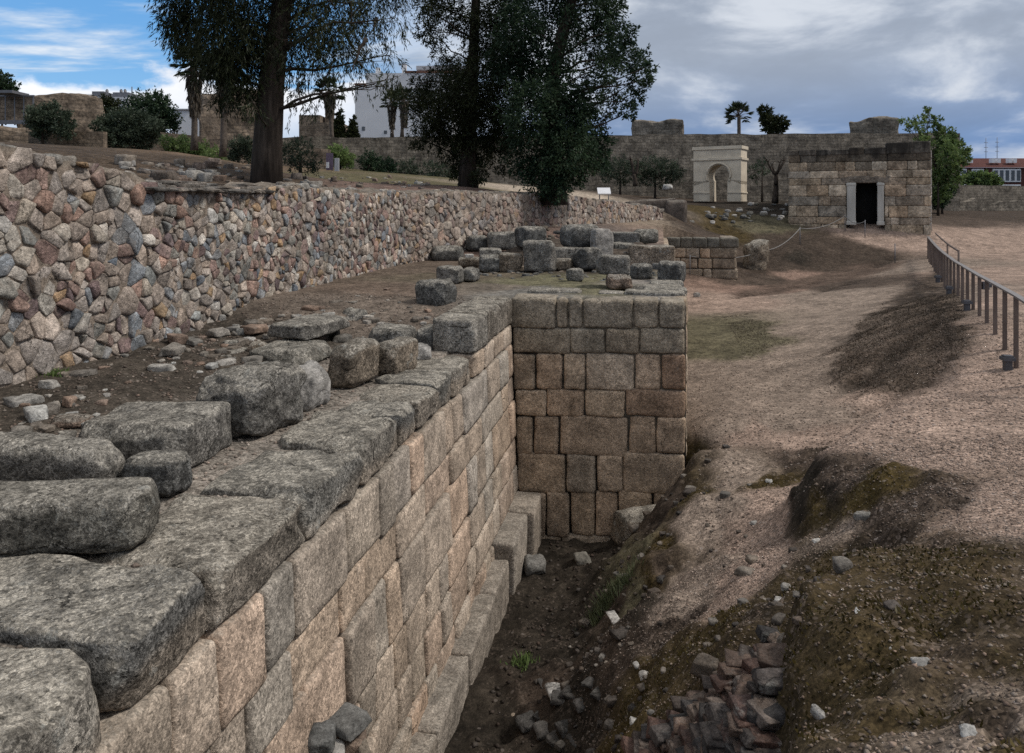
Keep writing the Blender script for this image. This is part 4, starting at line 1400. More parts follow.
def scatter_pebbles(N, ylim, xlim, smin, smax, keep):
    x, y = rg.uniform(*xlim, N), rg.uniform(*ylim, N)
    z = ground_z(x, y)
    cv = cover(x, y, z)
    k = keep(x, y, z, cv)
    x, y, z, cv = x[k], y[k], z[k], cv[k]
    n = len(x)
    s = smin + (smax - smin) * rg.random(n) ** 2.4
    V = O8[None] * s[:, None, None] * rg.uniform(.55, 1.25, (n, 6, 1)) * np.array([1, 1, .6])
    a = rg.uniform(0, 6.28, n)
    ca, sa = np.cos(a)[:, None], np.sin(a)[:, None]
    X = V[..., 0] * ca - V[..., 1] * sa + x[:, None]
    Y = V[..., 0] * sa + V[..., 1] * ca + y[:, None]
    Z = V[..., 2] + (z + s * .2)[:, None]
    base = np.array([(.30, .24, .2), (.26, .2, .165), (.34, .29, .25), (.19, .15, .125), (.28, .2, .16)])[rg.integers(0, 5, n)] * rg.uniform(.6, 1.15, (n, 1))
    base = base * .55 + cv[:, :3] * 1.35 * .45
    Fc = (F8[None] + (np.arange(n) * 6)[:, None, None]).reshape(-1, 3)
    return np.stack([X, Y, Z], -1).reshape(-1, 3), Fc, np.repeat(base, 6, 0)


right = lambda x, y, z, cv: (x > -1.2) & (y > 1.5) & (rg.random(len(x)) < cv[:, 3] * .95 + .05)
V1, F1, C1 = scatter_pebbles(80000, (1.8, 9), (-.8, 6.5), .004, .017, right)
V2, F2, C2 = scatter_pebbles(26000, (8, 20), (.6, 9), .006, .028, right)
V3, F3, C3 = scatter_pebbles(9000, (3, 13), (-6.4, -2.6), .005, .03, lambda x, y, z, cv: rg.random(len(x)) < .8)
V4, F4, C4 = scatter_pebbles(1300, (3.5, 13), (-1.8, .6), .01, .05, lambda x, y, z, cv: z < -3)
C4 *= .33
n1, n2, n3 = len(V1), len(V2), len(V3)
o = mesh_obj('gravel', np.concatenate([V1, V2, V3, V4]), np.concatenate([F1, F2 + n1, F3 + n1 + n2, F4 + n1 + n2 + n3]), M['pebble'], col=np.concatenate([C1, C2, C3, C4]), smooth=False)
tag(o, 'loose pinkish gravel and chips strewn over the ground', 'gravel', kind='stuff')


mb = MB()
for k in range(420):
    x, y = rg.uniform(-1.1, 1.3), rg.uniform(4.2, 12.6)
    z = float(ground_z(x, y))
    if rg.random() > (.8 if cover(np.array([x]), np.array([y]), np.array([z]))[0, :3].mean() < .09 else .12):
        continue
    w = rg.choice([.04, .06, .09, .14], p=[.4, .32, .2, .08]) * rg.uniform(.8, 1.3)
    P, Fc = rock((w, w * rg.uniform(.6, 1), w * rg.uniform(.3, .7)), w * .04, 4, .02, int(rg.integers(1e6)), .3, 6, .5, 4)
    mb.add(rotz(P, rg.uniform(0, 3)) + [x, y, z - w * .15], Fc, jit([(.07, .056, .046), (.11, .09, .073), (.055, .046, .04), (.15, .13, .11)][rg.integers(4)], .25, rg))
tag(mb.build('rubble', M['fieldstone']), 'broken stones half buried in the bank between the path and the trench floor', 'rubble', kind='stuff')


def blades(P, dirs, L, Wd, tone, taper=.3):
    """P centres, dirs unit vectors, one diamond blade each"""
    n = len(P)
    rnd = rg.normal(size=(n, 3))
    side = np.cross(dirs, rnd)
    side /= np.linalg.norm(side, axis=1, keepdims=True) + 1e-9
    L, Wd = np.broadcast_to(L, n)[:, None], np.broadcast_to(Wd, n)[:, None]
    a = P
    b = P + dirs * L * .45 + side * Wd * .5
    c = P + dirs * L
    d = P + dirs * L * .45 - side * Wd * .5
    V = np.stack([a, b, c, d], 1).reshape(-1, 3)
    Fc = np.arange(4 * n).reshape(n, 4)
    C = np.repeat(np.c_[tone, tone, tone], 4, 0)
    return V, Fc, C


N = 90000
x, y = rg.uniform(-.9, 6.5, N), rg.uniform(1.8, 11, N)
z = ground_z(x, y)
cv = cover(x, y, z)
k = (cv[:, 1] - cv[:, 2] * 1.6 > .004) & (cv[:, :3].mean(1) < .085) & (rg.random(N) < .8) & (fbm(np.stack([x * 2.5, y * 2.5, z], -1), 3, 5) > -.15)
x, y, z = x[k], y[k], z[k]
n = len(x)
dr = np.c_[rg.normal(0, .7, n), rg.normal(0, .7, n), np.full(n, .8)]
dr /= np.linalg.norm(dr, axis=1, keepdims=True)
V, Fc, C = blades(np.c_[x, y, z - .004], dr, rg.uniform(.015, .045, n), rg.uniform(.008, .017, n), np.clip(.5 + .8 * fbm(np.stack([x * 3, y * 3, z], -1), 3, 15) + rg.normal(0, .2, n), 0, 1))
o = mesh_obj('moss', V, Fc, M['moss_blade'], col=C, smooth=False)
tag(o, 'olive and rust coloured moss covering the mounds and bank', 'moss', kind='stuff')


# dry growth on the washed bank below the railing, in streaks down the slope
N = 150000
x, y = rg.uniform(2.2, 9, N), rg.uniform(12, 32, N)
z = ground_z(x, y)
cv = cover(x, y, z)
st = fbm(np.stack([(x + y) * .3, (x - y) * 1.9, z * .5], -1), 4, 51)
k = (sstep(.135, .05, cv[:, :3].mean(1) * (1 - .5 * st)) * .8 > rg.random(N)) & (y < 26 + 4 * st)
x, y, z = x[k], y[k], z[k]
n = len(x)
dr = np.c_[rg.normal(-.5, .5, n), rg.normal(0, .5, n), np.full(n, .5)]
dr /= np.linalg.norm(dr, axis=1, keepdims=True)
M['dry_blade'] = leaf_mat('dry_growth', (.035, .027, .019), (.115, .088, .064), .1)
V, Fc, C = blades(np.c_[x, y, z - .01], dr, rg.uniform(.025, .065, n), rg.uniform(.008, .018, n), np.clip(.35 + rg.normal(0, .25, n), 0, 1))
tag(mesh_obj('dry_growth', V, Fc, M['dry_blade'], col=C, smooth=False), 'dark dry plant growth on the washed bank below the railing', 'dry growth', kind='stuff')


def weed(name, label, px, py, n, L, spread, mat, cat='plant', group=None, wd=.01):
    p = hit(px, py)
    P = p + np.c_[rg.normal(0, spread, n), rg.normal(0, spread, n), np.zeros(n)]
    P[:, 2] = ground_z(P[:, 0], P[:, 1]) - .01
    d = np.c_[rg.normal(0, .5, n), rg.normal(0, .5, n), np.ones(n)]
    d /= np.linalg.norm(d, axis=1, keepdims=True)
    V, Fc, C = blades(P, d, rg.uniform(.4, 1, n) * L, wd, rg.random(n))
    return tag(mesh_obj(name, V, Fc, mat, None, p, C, False), label, cat, group)


weed('grass_tuft', 'pale green grass tuft on the bank at the right of the trench', 603, 612, 420, .2, .09, M['weed'])
weed('grass_tuft', 'greyish grass tuft higher on the bank beside the pier foot', 622, 585, 380, .2, .09, M['weed'])
weed('weed', 'small bright green weed on the dark trench floor', 523, 664, 120, .14, .07, M['leaf_green'], wd=.02)
weed('weed', 'tiny green weed at the foot of the rubble wall', 57, 376, 90, .1, .06, M['leaf_green'], wd=.02)
#788.5RAIL
# ------------------------------------------------------------------ railing on the right
pa, pb = onz(1016, 353, -1.1)[:2], onz(928, 258, -1.1)[:2]
near_ext = pa + (pa - pb) / np.linalg.norm(pb - pa) * 5
RL = thing('railing', 'dark wooden post railing with a worn pale handrail above the bare slope', 'railing', (10, 28, -1.2))
path = []
NP = 22
for i in range(-3, NP + 1):
    t = i / NP
    q = pa + (pb - pa) * t
    q = q + np.array([-.12, .03]) * math.sin(max(0, min(1, t)) * pi)
    path.append(np.array([q[0], q[1], -1.1 - .12 * math.sin(max(0, min(1, t)) * pi)]))
hts = []
for i, q in enumerate(path):
    mb = MB()
    gz = float(ground_z(q[0], q[1]))
    a = math.atan2(path[min(i + 1, len(path) - 1)][1] - path[max(i - 1, 0)][1], path[min(i + 1, len(path) - 1)][0] - path[max(i - 1, 0)][0])
    M3 = np.array([[cos(a), -sin(a), 0], [sin(a), cos(a), 0], [0, 0, 1]])
    lean = random.uniform(-.02, .02)
    top = q[2] + 1.02
    mb.box((-.045, -.035, gz - .3), (.045, .035, top), (.5, .5, .5), M3, (q[0], q[1], 0))
    mb.build('post', M['wood'], RL, smooth=False)
    hts.append(np.array([q[0], q[1], top + .025 + random.uniform(-.01, .01)]))
mb = MB()
for a, b in zip(hts[:-1], hts[1:]):
    d = b - a
    L = np.linalg.norm(d)
    yaw = math.atan2(d[1], d[0])
    M3 = np.array([[cos(yaw), -sin(yaw), 0], [sin(yaw), cos(yaw), 0], [0, 0, 1]])
    v = np.array([(0, -.055, -.018), (L, -.055, -.018), (L, .055, -.018), (0, .055, -.018), (0, -.055, .018), (L, -.055, .018), (L, .055, .018), (0, .055, .018)], float)
    sl = d[2] / math.hypot(d[0], d[1])
    v[:, 2] += v[:, 0] * sl
    mb.add(v @ M3.T + a, [(0, 3, 2, 1), (4, 5, 6, 7), (0, 1, 5, 4), (1, 2, 6, 5), (2, 3, 7, 6), (3, 0, 4, 7)])
mb.build('handrail', M['rail'], RL, smooth=False)
mb = MB()
for a, b in zip(hts[14:-1], hts[15:]):
    mb.tube([a + [.35, 0, .16], b + [.35, 0, .16]], .035, 6)
mb.build('upper_rail', M['wood'], RL)
for i in (14, 18):
    mb = MB()
    a = hts[i]
    mb.tube([a + [.35, 0, -1.1], a + [.35, 0, .16]], .035, 6)
    mb.build('post', M['wood'], RL)
for i in (3, 8, 12, 16):
    q = path[i]
    mb = MB()
    gz = float(ground_z(q[0] - .17, q[1] - .05))
    mb.box((-.06, -.06, 0), (.06, .06, .2), (.5, .5, .5), None, (q[0] - .17, q[1] - .08, gz - .03))
    mb.box((-.10, -.10, .2), (.10, .10, .26), (.5, .5, .5), None, (q[0] - .17, q[1] - .08, gz - .03))
    mb.box((-.075, -.075, .26), (.075, .075, .29), (.5, .5, .5), None, (q[0] - .17, q[1] - .08, gz - .03))
    mb.build('ground_lamp', M['lamp'], RL, smooth=False)
for i in (2, 7):
    a = hts[i]
    mb = MB()
    mb.box((.06, -.05, -.32), (.2, .07, -.14), (.5, .5, .5), None, a)
    mb.box((.2, -.03, -.27), (.26, .05, -.19), (.5, .5, .5), None, a)
    mb.build('bracket_lamp', M['lamp'], RL, smooth=False)

# rope barrier in front of the cistern house
RBp = [(690, 252, 35.5), (765, 246, 38), (800, 236, 41), (845, 236, 43.2), (865, 239, 42.2), (895, 251, 37.5)]
RB = thing('rope_barrier', 'thin stake and rope barrier curving across the slope in front of the stone house', 'barrier', atd(800, 236, 41))
tops = []
for px, py, D in RBp:
    p = atd(px, py, D)
    z = float(ground_z(p[0], p[1]))
    mb = MB()
    mb.tube([(p[0], p[1], z - .2), (p[0], p[1], z + .95)], .022, 6)
    mb.build('stake', M['steel'], RB)
    tops.append(np.array([p[0], p[1], z + .88]))
mb = MB()
for a, b in zip(tops[:-2], tops[1:-1]):
    mb.tube([a * (1 - t) + b * t - np.array([0, 0, .25 * 4 * t * (1 - t)]) for t in np.linspace(0, 1, 9)], .022, 5)
mb.build('rope', M['rope'], RB)
#788.5BUILDINGS
# ------------------------------------------------------------------ cistern house with its doorway
rg = np.random.default_rng(77)
a0, a1 = atd(788.5, 223, 45), atd(931, 225, 42.2)
zg = .05
ux = (a1 - a0)
ux[2] = 0
LW = np.linalg.norm(ux)
ux /= LW
uy = np.array([-ux[1], ux[0], 0])
fr = lambda P: np.asarray(P)[:, :1] * ux + np.asarray(P)[:, 1:2] * uy + np.asarray(P)[:, 2:] * np.array([0, 0, 1]) + np.array([a0[0], a0[1], 0])
kk = LW / (931 - 788.5)
xpx = lambda px: (px - 788.5) * kk
zpx = lambda py: .38 + (224 - py) * kk * .985
AL = thing('stone_house', 'small flat-roofed stone house with a dark doorway between white jambs', 'building', a0 + [LW / 2, 3, 0])
dx0, dx1, dzt = xpx(857), xpx(878.5), zpx(178)
dz0 = .1
mb = MB()
HT = zpx(143)
z = zg - .3
k = 0
while z < HT - .1:
    h = rg.uniform(.36, .7)
    z1 = min(z + h, HT)
    if HT - z1 < .2:
        z1 = HT
    x = 0.
    while x < LW - .02:
        w = rg.uniform(.4, 1.9)
        x1 = min(x + w, LW)
        if LW - x1 < .3:
            x1 = LW
        segs = [(x, x1)]
        dl, dr_ = dx0 - .42, dx1 + .42
        if z < dzt - .05:
            segs = []
            if x < dl:
                segs.append((x, min(x1, dl)))
            if x1 > dr_:
                segs.append((max(x, dr_), x1))
        for s0, s1 in segs:
            if s1 - s0 < .05:
                continue
            P, Fc = rock((s1 - s0 - .006, .5, z1 - z - .006), .025, 6, .018, int(rg.integers(1e6)), .04, 3, .8)
            cc = jit([(.37, .285, .205), (.32, .255, .185), (.39, .3, .212), (.30, .25, .195), (.44, .36, .27)][rg.integers(5)], .16, rg)
            t = sstep(HT - .8, HT - .1, z1 + rg.uniform(-.6, .3))
            cc = cc * (1 - .72 * t) + np.array([.03, .028, .025]) * .72 * t
            mb.add(fr(P + [(s0 + s1) / 2, .25 + rg.uniform(-.015, .015), z]), Fc, cc)
        x = x1
    z = z1
# side and back walls, roof
for (p0, p1) in (((.02, .3, zg - .3), (.5, 7.5, HT - .02)), ((LW - .5, .3, zg - .3), (LW - .015, 7.5, HT - .02)), ((.4, 7.2, zg - .3), (LW - .4, 7.6, HT - .04)), ((.02, .02 + .3, HT - .25), (LW - .02, 7.4, HT - .06))):
    b = MB()
    b.box(p0, p1)
    mb.add(fr(b.V[0]), b.F, (.17, .14, .115))
mb.build('wall', M['aljibe'], AL)
# streaky parapet, higher and darker to the right
mb = MB()
x = 0.
while x < LW - .05:
    x1 = min(x + rg.uniform(.5, 1.2), LW)
    t0 = zpx(139.5) if x < xpx(838) else (zpx(138.5) if x < xpx(884) else zpx(133.5))
    P, Fc = rock((x1 - x - .01, .62, t0 + rg.uniform(-.03, .03) - HT + .16), .04, 7, .02, int(rg.integers(1e6)), .04, 3, .6)
    mb.add(fr(P + [(x + x1) / 2, .27, HT - .16 + .002]), Fc, jit((.11, .095, .078), .25, rg))
    x = x1
mb.build('parapet', M['aljibe'], AL)
# dark run-off stains have their own thin crust of growth on the wall
for sx, x2 in ((xpx(849), xpx(858)), (xpx(879.5), xpx(886))):
    mb = MB()
    P, Fc = rock((x2 - sx, .34, zpx(177.5) - zpx(224.2)), .03, 8, .012, int(rg.integers(1e6)), .02, 3)
    mb.add(fr(P + [(sx + x2) / 2, .1, zpx(224.2)]), Fc, (.40, .385, .35))
    P, Fc = rock((x2 - sx + .06, .38, .22), .03, 6, .012, int(rg.integers(1e6)), .02, 3)
    mb.add(fr(P + [(sx + x2) / 2, .095, zpx(224.2) - .02]), Fc, (.36, .34, .31))
    P, Fc = rock((x2 - sx + .05, .37, .16), .03, 6, .012, int(rg.integers(1e6)), .02, 3)
    mb.add(fr(P + [(sx + x2) / 2, .095, zpx(181)]), Fc, (.38, .36, .33))
    mb.build('door_jamb', M['marble'], AL)
mb = MB()
P, Fc = rock((dx1 - dx0 + 1.5, .5, .42), .04, 8, .015, 5, .03, 3)
mb.add(fr(P + [(dx0 + dx1) / 2, .235, dzt + .01]), Fc, (.21, .175, .14))
mb.build('lintel', M['aljibe'], AL)
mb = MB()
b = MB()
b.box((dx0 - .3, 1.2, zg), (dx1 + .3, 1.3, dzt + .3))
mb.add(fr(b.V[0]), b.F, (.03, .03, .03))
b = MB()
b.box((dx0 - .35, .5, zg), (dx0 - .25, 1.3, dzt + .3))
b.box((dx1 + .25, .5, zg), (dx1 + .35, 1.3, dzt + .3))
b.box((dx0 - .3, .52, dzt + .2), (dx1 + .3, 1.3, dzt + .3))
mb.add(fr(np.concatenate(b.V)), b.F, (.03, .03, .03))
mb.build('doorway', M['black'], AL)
# white strip down the right corner (pale quoin)
mb = MB()
for q in range(9):
    z0, z1 = zg + (HT - zg) * q / 9, zg + (HT - zg) * (q + 1) / 9
    P, Fc = rock((.16, .5, z1 - z0 - .01), .03, 5, .012, q + 600, .03, 3)
    mb.add(fr(P + [LW - .03, .27, z0]), Fc, (.36, .32, .28))
mb.build('corner_stones', M['aljibe'], AL)

# ------------------------------------------------------------------ cream arch
c0, c1 = atd(693.5, 200, 53), atd(741, 201, 51.3)
ax = c1 - c0
ax[2] = 0
LA = np.linalg.norm(ax)
ax /= LA
ay = np.array([-ax[1], ax[0], 0])
frA = lambda P: np.asarray(P)[:, :1] * ax + np.asarray(P)[:, 1:2] * ay + np.asarray(P)[:, 2:] * np.array([0, 0, 1]) + np.array([c0[0], c0[1], c0[2] - .1])
ka = LA / 47.
AR = thing('arch_monument', 'freestanding cream coloured block with a horseshoe arch, in front of the long wall', 'arch', c0 + ax * LA / 2)
H_ = 51 * ka + .1
cxA, rA, zs = (719 - 694) * ka, 10.5 * ka, (201 - 177) * ka + .1
DP = 1.5
pts = []
aw = .82 * rA
prof = [(cxA - aw, 0.)] + [(cxA - rA * cos(t), zs + rA * sin(t)) for t in np.linspace(-.55, pi + .55, 26)] + [(cxA + aw, 0.)]
V, Fc = [], []
for yy in (0., DP):
    for (px_, pz_) in prof:
        V.append((px_, yy, pz_))
    for (px_, pz_) in prof:
        # outer outline point paired with each profile point
        if pz_ <= zs - rA * .5 and px_ < cxA:
            V.append((0, yy, pz_))
        elif pz_ <= zs - rA * .5:
            V.append((LA, yy, pz_))
        else:
            t = math.atan2(pz_ - zs, px_ - cxA)
            dx, dz = cos(t), sin(t)
            s = min((LA - cxA) / dx if dx > 1e-6 else (cxA / -dx if dx < -1e-6 else 1e9), (H_ - zs) / dz if dz > 1e-6 else 1e9)
            V.append((cxA + dx * s, yy, max(zs + dz * s, 0)))
n = len(prof)
for yo in (0, 2 * n):
    for i in range(n - 1):
        q = (yo + i, yo + i + 1, yo + n + i + 1, yo + n + i)
        Fc.append(q if yo else q[::-1])
for i in range(n - 1):
    Fc.append((i, 2 * n + i, 2 * n + i + 1, i + 1))
    Fc.append((n + i, n + i + 1, 3 * n + i + 1, 3 * n + i))
mb = MB()
mb.add(frA(V), Fc)
# corner fillers above the springing
b = MB()
b.box((.002, .002, H_ - .5), (LA - .002, DP - .002, H_ - .01))
mb.add(frA(b.V[0]), b.F)
mb.build('body', M['cream'], AR, smooth=False)
for nm, z0, z1, ov in (('cornice', H_ - .1, H_ + .12, .08), ('string_course', H_ - .82, H_ - .68, .09), ('plinth_course', .55, .64, .05)):
    mb = MB()
    if nm == 'plinth_course':
        for s0, s1 in ((-ov, cxA - aw - .02), (cxA + aw + .02, LA + ov)):
            b = MB()
            b.box((s0, -ov, z0), (s1, DP + ov, z1))
            mb.add(frA(b.V[0]), b.F)
    else:
        b = MB()
        b.box((-ov, -ov, z0), (LA + ov, DP + ov, z1))
        mb.add(frA(b.V[0]), b.F)
    mb.build(nm, M['cream'], AR, smooth=False)
mb = MB()
ring = [(cxA - rA * 1.14 * cos(t), -.03, zs + rA * 1.14 * sin(t)) for t in np.linspace(-.5, pi + .5, 26)]
mb.tube(frA(ring), .07, 6)
mb.build('arch_moulding', M['cream'], AR)
for s in (cxA - aw - .02, cxA + aw + .02):
    mb = MB()
    mb.tube(frA([(s, .75, 0), (s, .75, zs - .35)]), .11, 8)
    mb.build('column', M['cream'], AR)


# ------------------------------------------------------------------ long walls and ruins in the distance
def long_wall(name, label, A, B, z0, zt, th, mat, cat='wall', seed=0, step=.45, jag=.08, hfun=None):
    """A, B ground points; an uneven topped wall between them"""
    A, B = np.array(A, float), np.array(B, float)
    d = B[:2] - A[:2]
    L = np.linalg.norm(d)
    d /= L
    nrm = np.array([-d[1], d[0]])
    n = max(3, int(L / step))
    rg_ = np.random.default_rng(seed)
    s = np.linspace(0, L, n + 1)
    top = zt + jag * fbm(np.stack([s * .6, s * 0, s * 0 + seed], -1), 4, seed) + (hfun(s / L) if hfun else 0)
    rows_ = 10
    V, Fc = [], []
    # front, top, back strips
    for r in range(rows_ + 1):
        t = r / rows_
        zz = z0 + (top - z0) * t
        off = .05 * fbm(np.stack([s * 1.3, zz * 1.3, s * 0 + seed], -1), 3, seed + 3)
        V += [(A[0] + d[0] * a + nrm[0] * o, A[1] + d[1] * a + nrm[1] * o, z) for a, o, z in zip(s, off, zz)]
    V += [(A[0] + d[0] * a + nrm[0] * th, A[1] + d[1] * a + nrm[1] * th, z) for a, z in zip(s, top)]
    V += [(A[0] + d[0] * a + nrm[0] * th, A[1] + d[1] * a + nrm[1] * th, z0) for a in s]
    m_ = n + 1
    for r in range(rows_ + 2):
        for i in range(n):
            Fc.append((r * m_ + i, r * m_ + i + 1, (r + 1) * m_ + i + 1, (r + 1) * m_ + i))
    for i in (0, n):
        f = [r * m_ + i for r in range(rows_ + 3)]
        Fc.append(tuple(f if i == 0 else f[::-1]))
    # build in a frame where X runs along the wall so the masonry follows it
    V = np.array(V)
    loc = np.array([A[0], A[1], z0])
    ang = math.atan2(d[1], d[0])
    Vl = rotz(V - loc, -ang)
    o = mesh_obj(name, Vl, Fc, mat, None, (0, 0, 0), (.5, .5, .5), False)
    o.location = loc
    o.rotation_euler = (0, 0, ang)
    o['_o'] = list(loc)
    return tag(o, label, cat) if label else o


A, B = atd(250, 185, 56), atd(960, 190, 62)
long_wall('fortress_wall', 'long old masonry curtain wall running behind the arch across the middle distance', A, B, .5, 0, .0 + 1.2, M['oldwall'], seed=4, jag=.12,
          hfun=lambda t: (atd(350, 139, 57)[2]) * (1 - t) + atd(860, 131.5, 61)[2] * t)
# ruined turret behind it and ruined stump by the house
def ruin(name, label, box, D, depth, seed, mat='oldwall', cut=.35, cat='ruin'):
    x0, y0, x1, y1 = box
    p0, p1 = atd(x0, y1, D), atd(x1, y1, D)
    top = atd((x0 + x1) / 2, y0, D)[2]
    w = np.linalg.norm((p1 - p0)[:2])
    h = top - p0[2] + .3
    P, Fc = rock((w, depth, h), .15, 14, .22, seed, .1, .9, 1.2)
    k = P[:, 2] > h * .6
    P[:, 2] -= k * cut * h * .5 * (vnoise(np.c_[P[:, 0] * .7, P[:, 1] * .4, P[:, 0] * 0 + seed], seed) + .4).clip(0, 1)
    c = (p0 + p1) / 2
    az = math.atan2(c[0], c[1])
    P = rotz(P, -az)
    c = c + [sin(az) * depth / 2, cos(az) * depth / 2, -.3]
    return tag(mesh_obj(name, P + c, Fc, M[mat], None, c, (.5, .5, .5), False), label, cat)


ruin('ruined_turret', 'broken stone turret stump rising behind the middle of the long wall', (631, 119, 682, 137), 66, 3, 3)
ruin('ruined_turret', 'weathered masonry stump rising just behind the stone house roof', (853, 117, 896, 150), 63, 3, 8)
ruin('ruined_tower', 'square ruined tower of brown masonry beside the two palms', (204, 90, 263, 170), 48, 4, 14, 'oldwall2', .12)
ruin('ruined_house', 'roofless ruin wall with rough right edge standing behind the olive at far left', (24, 95, 98, 158), 42, 1.2, 19, 'oldwall2', .1)
ruin('ruined_house', 'low broken wall at the far left edge under the metal fence', (-30, 125, 48, 160), 39, 1., 23, 'oldwall2', .15)
A, B = atd(28, 150, 38), atd(103, 152, 38)
long_wall('garden_wall', 'pale coursed stone wall low in front of the ruin at far left', A, B, A[2] - 1, atd(60, 131, 38)[2], .4, M['oldwall2'], seed=6, jag=.06)
A, B = atd(98, 160, 44), atd(330, 175, 46)
long_wall('garden_wall', 'low pale masonry wall passing behind the palm trunks', A, B, A[2] - 1.2, 0, .5, M['oldwall2'], seed=16, jag=.12, hfun=lambda t: atd(160, 125, 44)[2] * (1 - t) + atd(330, 150, 46)[2] * t)
A, B = atd(940, 222, 66), atd(1100, 222, 76)
long_wall('boundary_wall', 'dark boundary wall with a pale band at the right, below the brick block', A, B, -.5, 0, .6, M['oldwall'], seed=26, jag=.05, hfun=lambda t: atd(960, 185, 67)[2] + 0 * t)
A, B = atd(936, 222, 63), atd(1100, 222, 70)
long_wall('ruin_wall', 'low broken rubble wall in front of the boundary wall at the right', A, B, -.5, 0, .5, M['oldwall'], seed=36, jag=.5, hfun=lambda t: atd(960, 201, 64)[2] + 0 * t)
mb = MB()
for q, (px, py, D, w, dp, h) in enumerate([(650, 213, 43, 2.6, 1.2, 1.3), (676, 219, 42, 1.2, 1., 1.2)]):
    p = atd(px, 232, D)
    P, Fc = rock((w, dp, h + .6), .15, 10, .1, 700 + q, .12, 2, 1)
    o = mesh_obj('masonry_stump', P + p + [0, 0, -.1], Fc, M['ashlar'], None, p, (.1, .082, .07))
    tag(o, ['dark broken masonry stump closing the far end of the rubble wall', 'small dark masonry stump between the rubble wall end and the mossy bank'][q], 'ruin')
#788.5FARBUILD
# ------------------------------------------------------------------ town beyond the walls


def town_block(name, label, box, D, depth, mat, z_low=None, cat='building'):
    x0, y0, x1, y1 = box
    p0, p1 = atd(x0, y1, D), atd(x1, y1, D)
    w = np.linalg.norm((p1 - p0)[:2])
    h = atd(x0, y0, D)[2] - p0[2]
    t = thing(name, label, cat, p0)
    a = math.atan2((p1 - p0)[1], (p1 - p0)[0])
    R3 = np.array([[cos(a), -sin(a), 0], [sin(a), cos(a), 0], [0, 0, 1]])
    f = lambda P: np.asarray(P) @ R3.T + p0
    return t, f, w, h, w / (x1 - x0)


def boxpart(t, f, name, mat, *boxes):
    mb = MB()
    for lo, hi in boxes:
        b = MB()
        b.box(lo, hi)
        mb.add(f(b.V[0]), b.F)
    return mb.build(name, mat, t, smooth=False)


t, f, w, h, k = town_block('apartment_block', 'tall plain white gable-walled building with chimneys beyond the wall', (355, 85, 452, 150), 110, 14, M['white'])
boxpart(t, f, 'wall', M['white'], ((0, 0, 0), (11 * k, 14, h)), ((11 * k, .01, 0), (w, 14, h + 12 * k)))
boxpart(t, f, 'chimney', M['white'], ((18 * k, 2, h + 12 * k), (22 * k, 3, h + 20 * k)))
boxpart(t, f, 'chimney', M['white'], ((45 * k, 2, h + 12 * k), (49 * k, 3, h + 24 * k)))
boxpart(t, f, 'roof_edge', M['tile'], ((-.1, -.1, h), (11 * k - .02, 14, h + .25)))
boxpart(t, f, 'roof_edge', M['tile'], ((50 * k, -.12, h + 12 * k), (w + .1, 14, h + 12 * k + .3)))
boxpart(t, f, 'window', M['glass'], ((7 * k, -.05, h * .3), (10 * k, .1, h * .36)))
boxpart(t, f, 'window', M['glass'], ((29 * k, -.05, h * .25), (32 * k, .1, h * .3)))
t, f, w, h, k = town_block('apartment_block', 'grey upper storey with a flat cornice behind the white gable building', (419, 70, 470, 140), 122, 12, M['whiteb'])
boxpart(t, f, 'wall', M['whiteb'], ((0, 0, 0), (w, 12, h)))
boxpart(t, f, 'roof_edge', M['whiteb'], ((-.4, -.4, h), (w + .4, 12, h + .6)))
boxpart(t, f, 'window', M['glass'], ((4 * k, -.1, h - 9 * k), (9 * k, .05, h - 3 * k)))
boxpart(t, f, 'window', M['glass'], ((11 * k, -.1, h - 9 * k), (16 * k, .05, h - 3 * k)))
t, f, w, h, k = town_block('town_house', 'low white house showing between the olive and the palm', (172, 106, 206, 150), 80, 8, M['white'])
boxpart(t, f, 'wall', M['white'], ((0, 0, 0), (w, 8, h - 4 * k)))
boxpart(t, f, 'roof', M['whiteb'], ((-.2, -.3, h - 4 * k), (w * .55, 8, h - 3 * k)))
boxpart(t, f, 'roof_hut', M['whiteb'], ((w * .35, 1, h - 3 * k), (w * .8, 5, h + 1 * k)))
t, f, w, h, k = town_block('town_house', 'pale house with water tanks on its flat roof at the left', (84, 97, 128, 150), 85, 9, M['whiteb'])
boxpart(t, f, 'wall', M['white'], ((0, 0, 0), (w, 9, h)))
boxpart(t, f, 'roof_hut', M['steel'], ((3 * k, 1, h), (15 * k, 4, h + 7 * k)))
boxpart(t, f, 'roof_hut', M['steel'], ((24 * k, 1, h), (40 * k, 4, h + 6 * k)))
for q in (13.5, 28, 32):
    mb = MB()
    mb.tube(f([(q * k, 2, h + 5 * k), (q * k, 2, h + 9.5 * k)]), 1.5 * k, 10)
    mb.tube(f([(q * k, 2, h + 9.5 * k), (q * k, 2, h + 10.5 * k)]), .9 * k, 10)
    mb.build('water_tank', M['steel'], t)
mb = MB()
mb.tube(f([(39 * k, 2, h + 6 * k), (39 * k, 2, h + 13 * k)]), .06, 5)
mb.build('antenna', M['steel'], t)
t, f, w, h, k = town_block('town_house', 'house with striped tile roofs just above the ruin at far left', (32, 98, 76, 130), 70, 7, M['white'])
boxpart(t, f, 'wall', M['white'], ((0, 0, 0), (w, 7, h)))
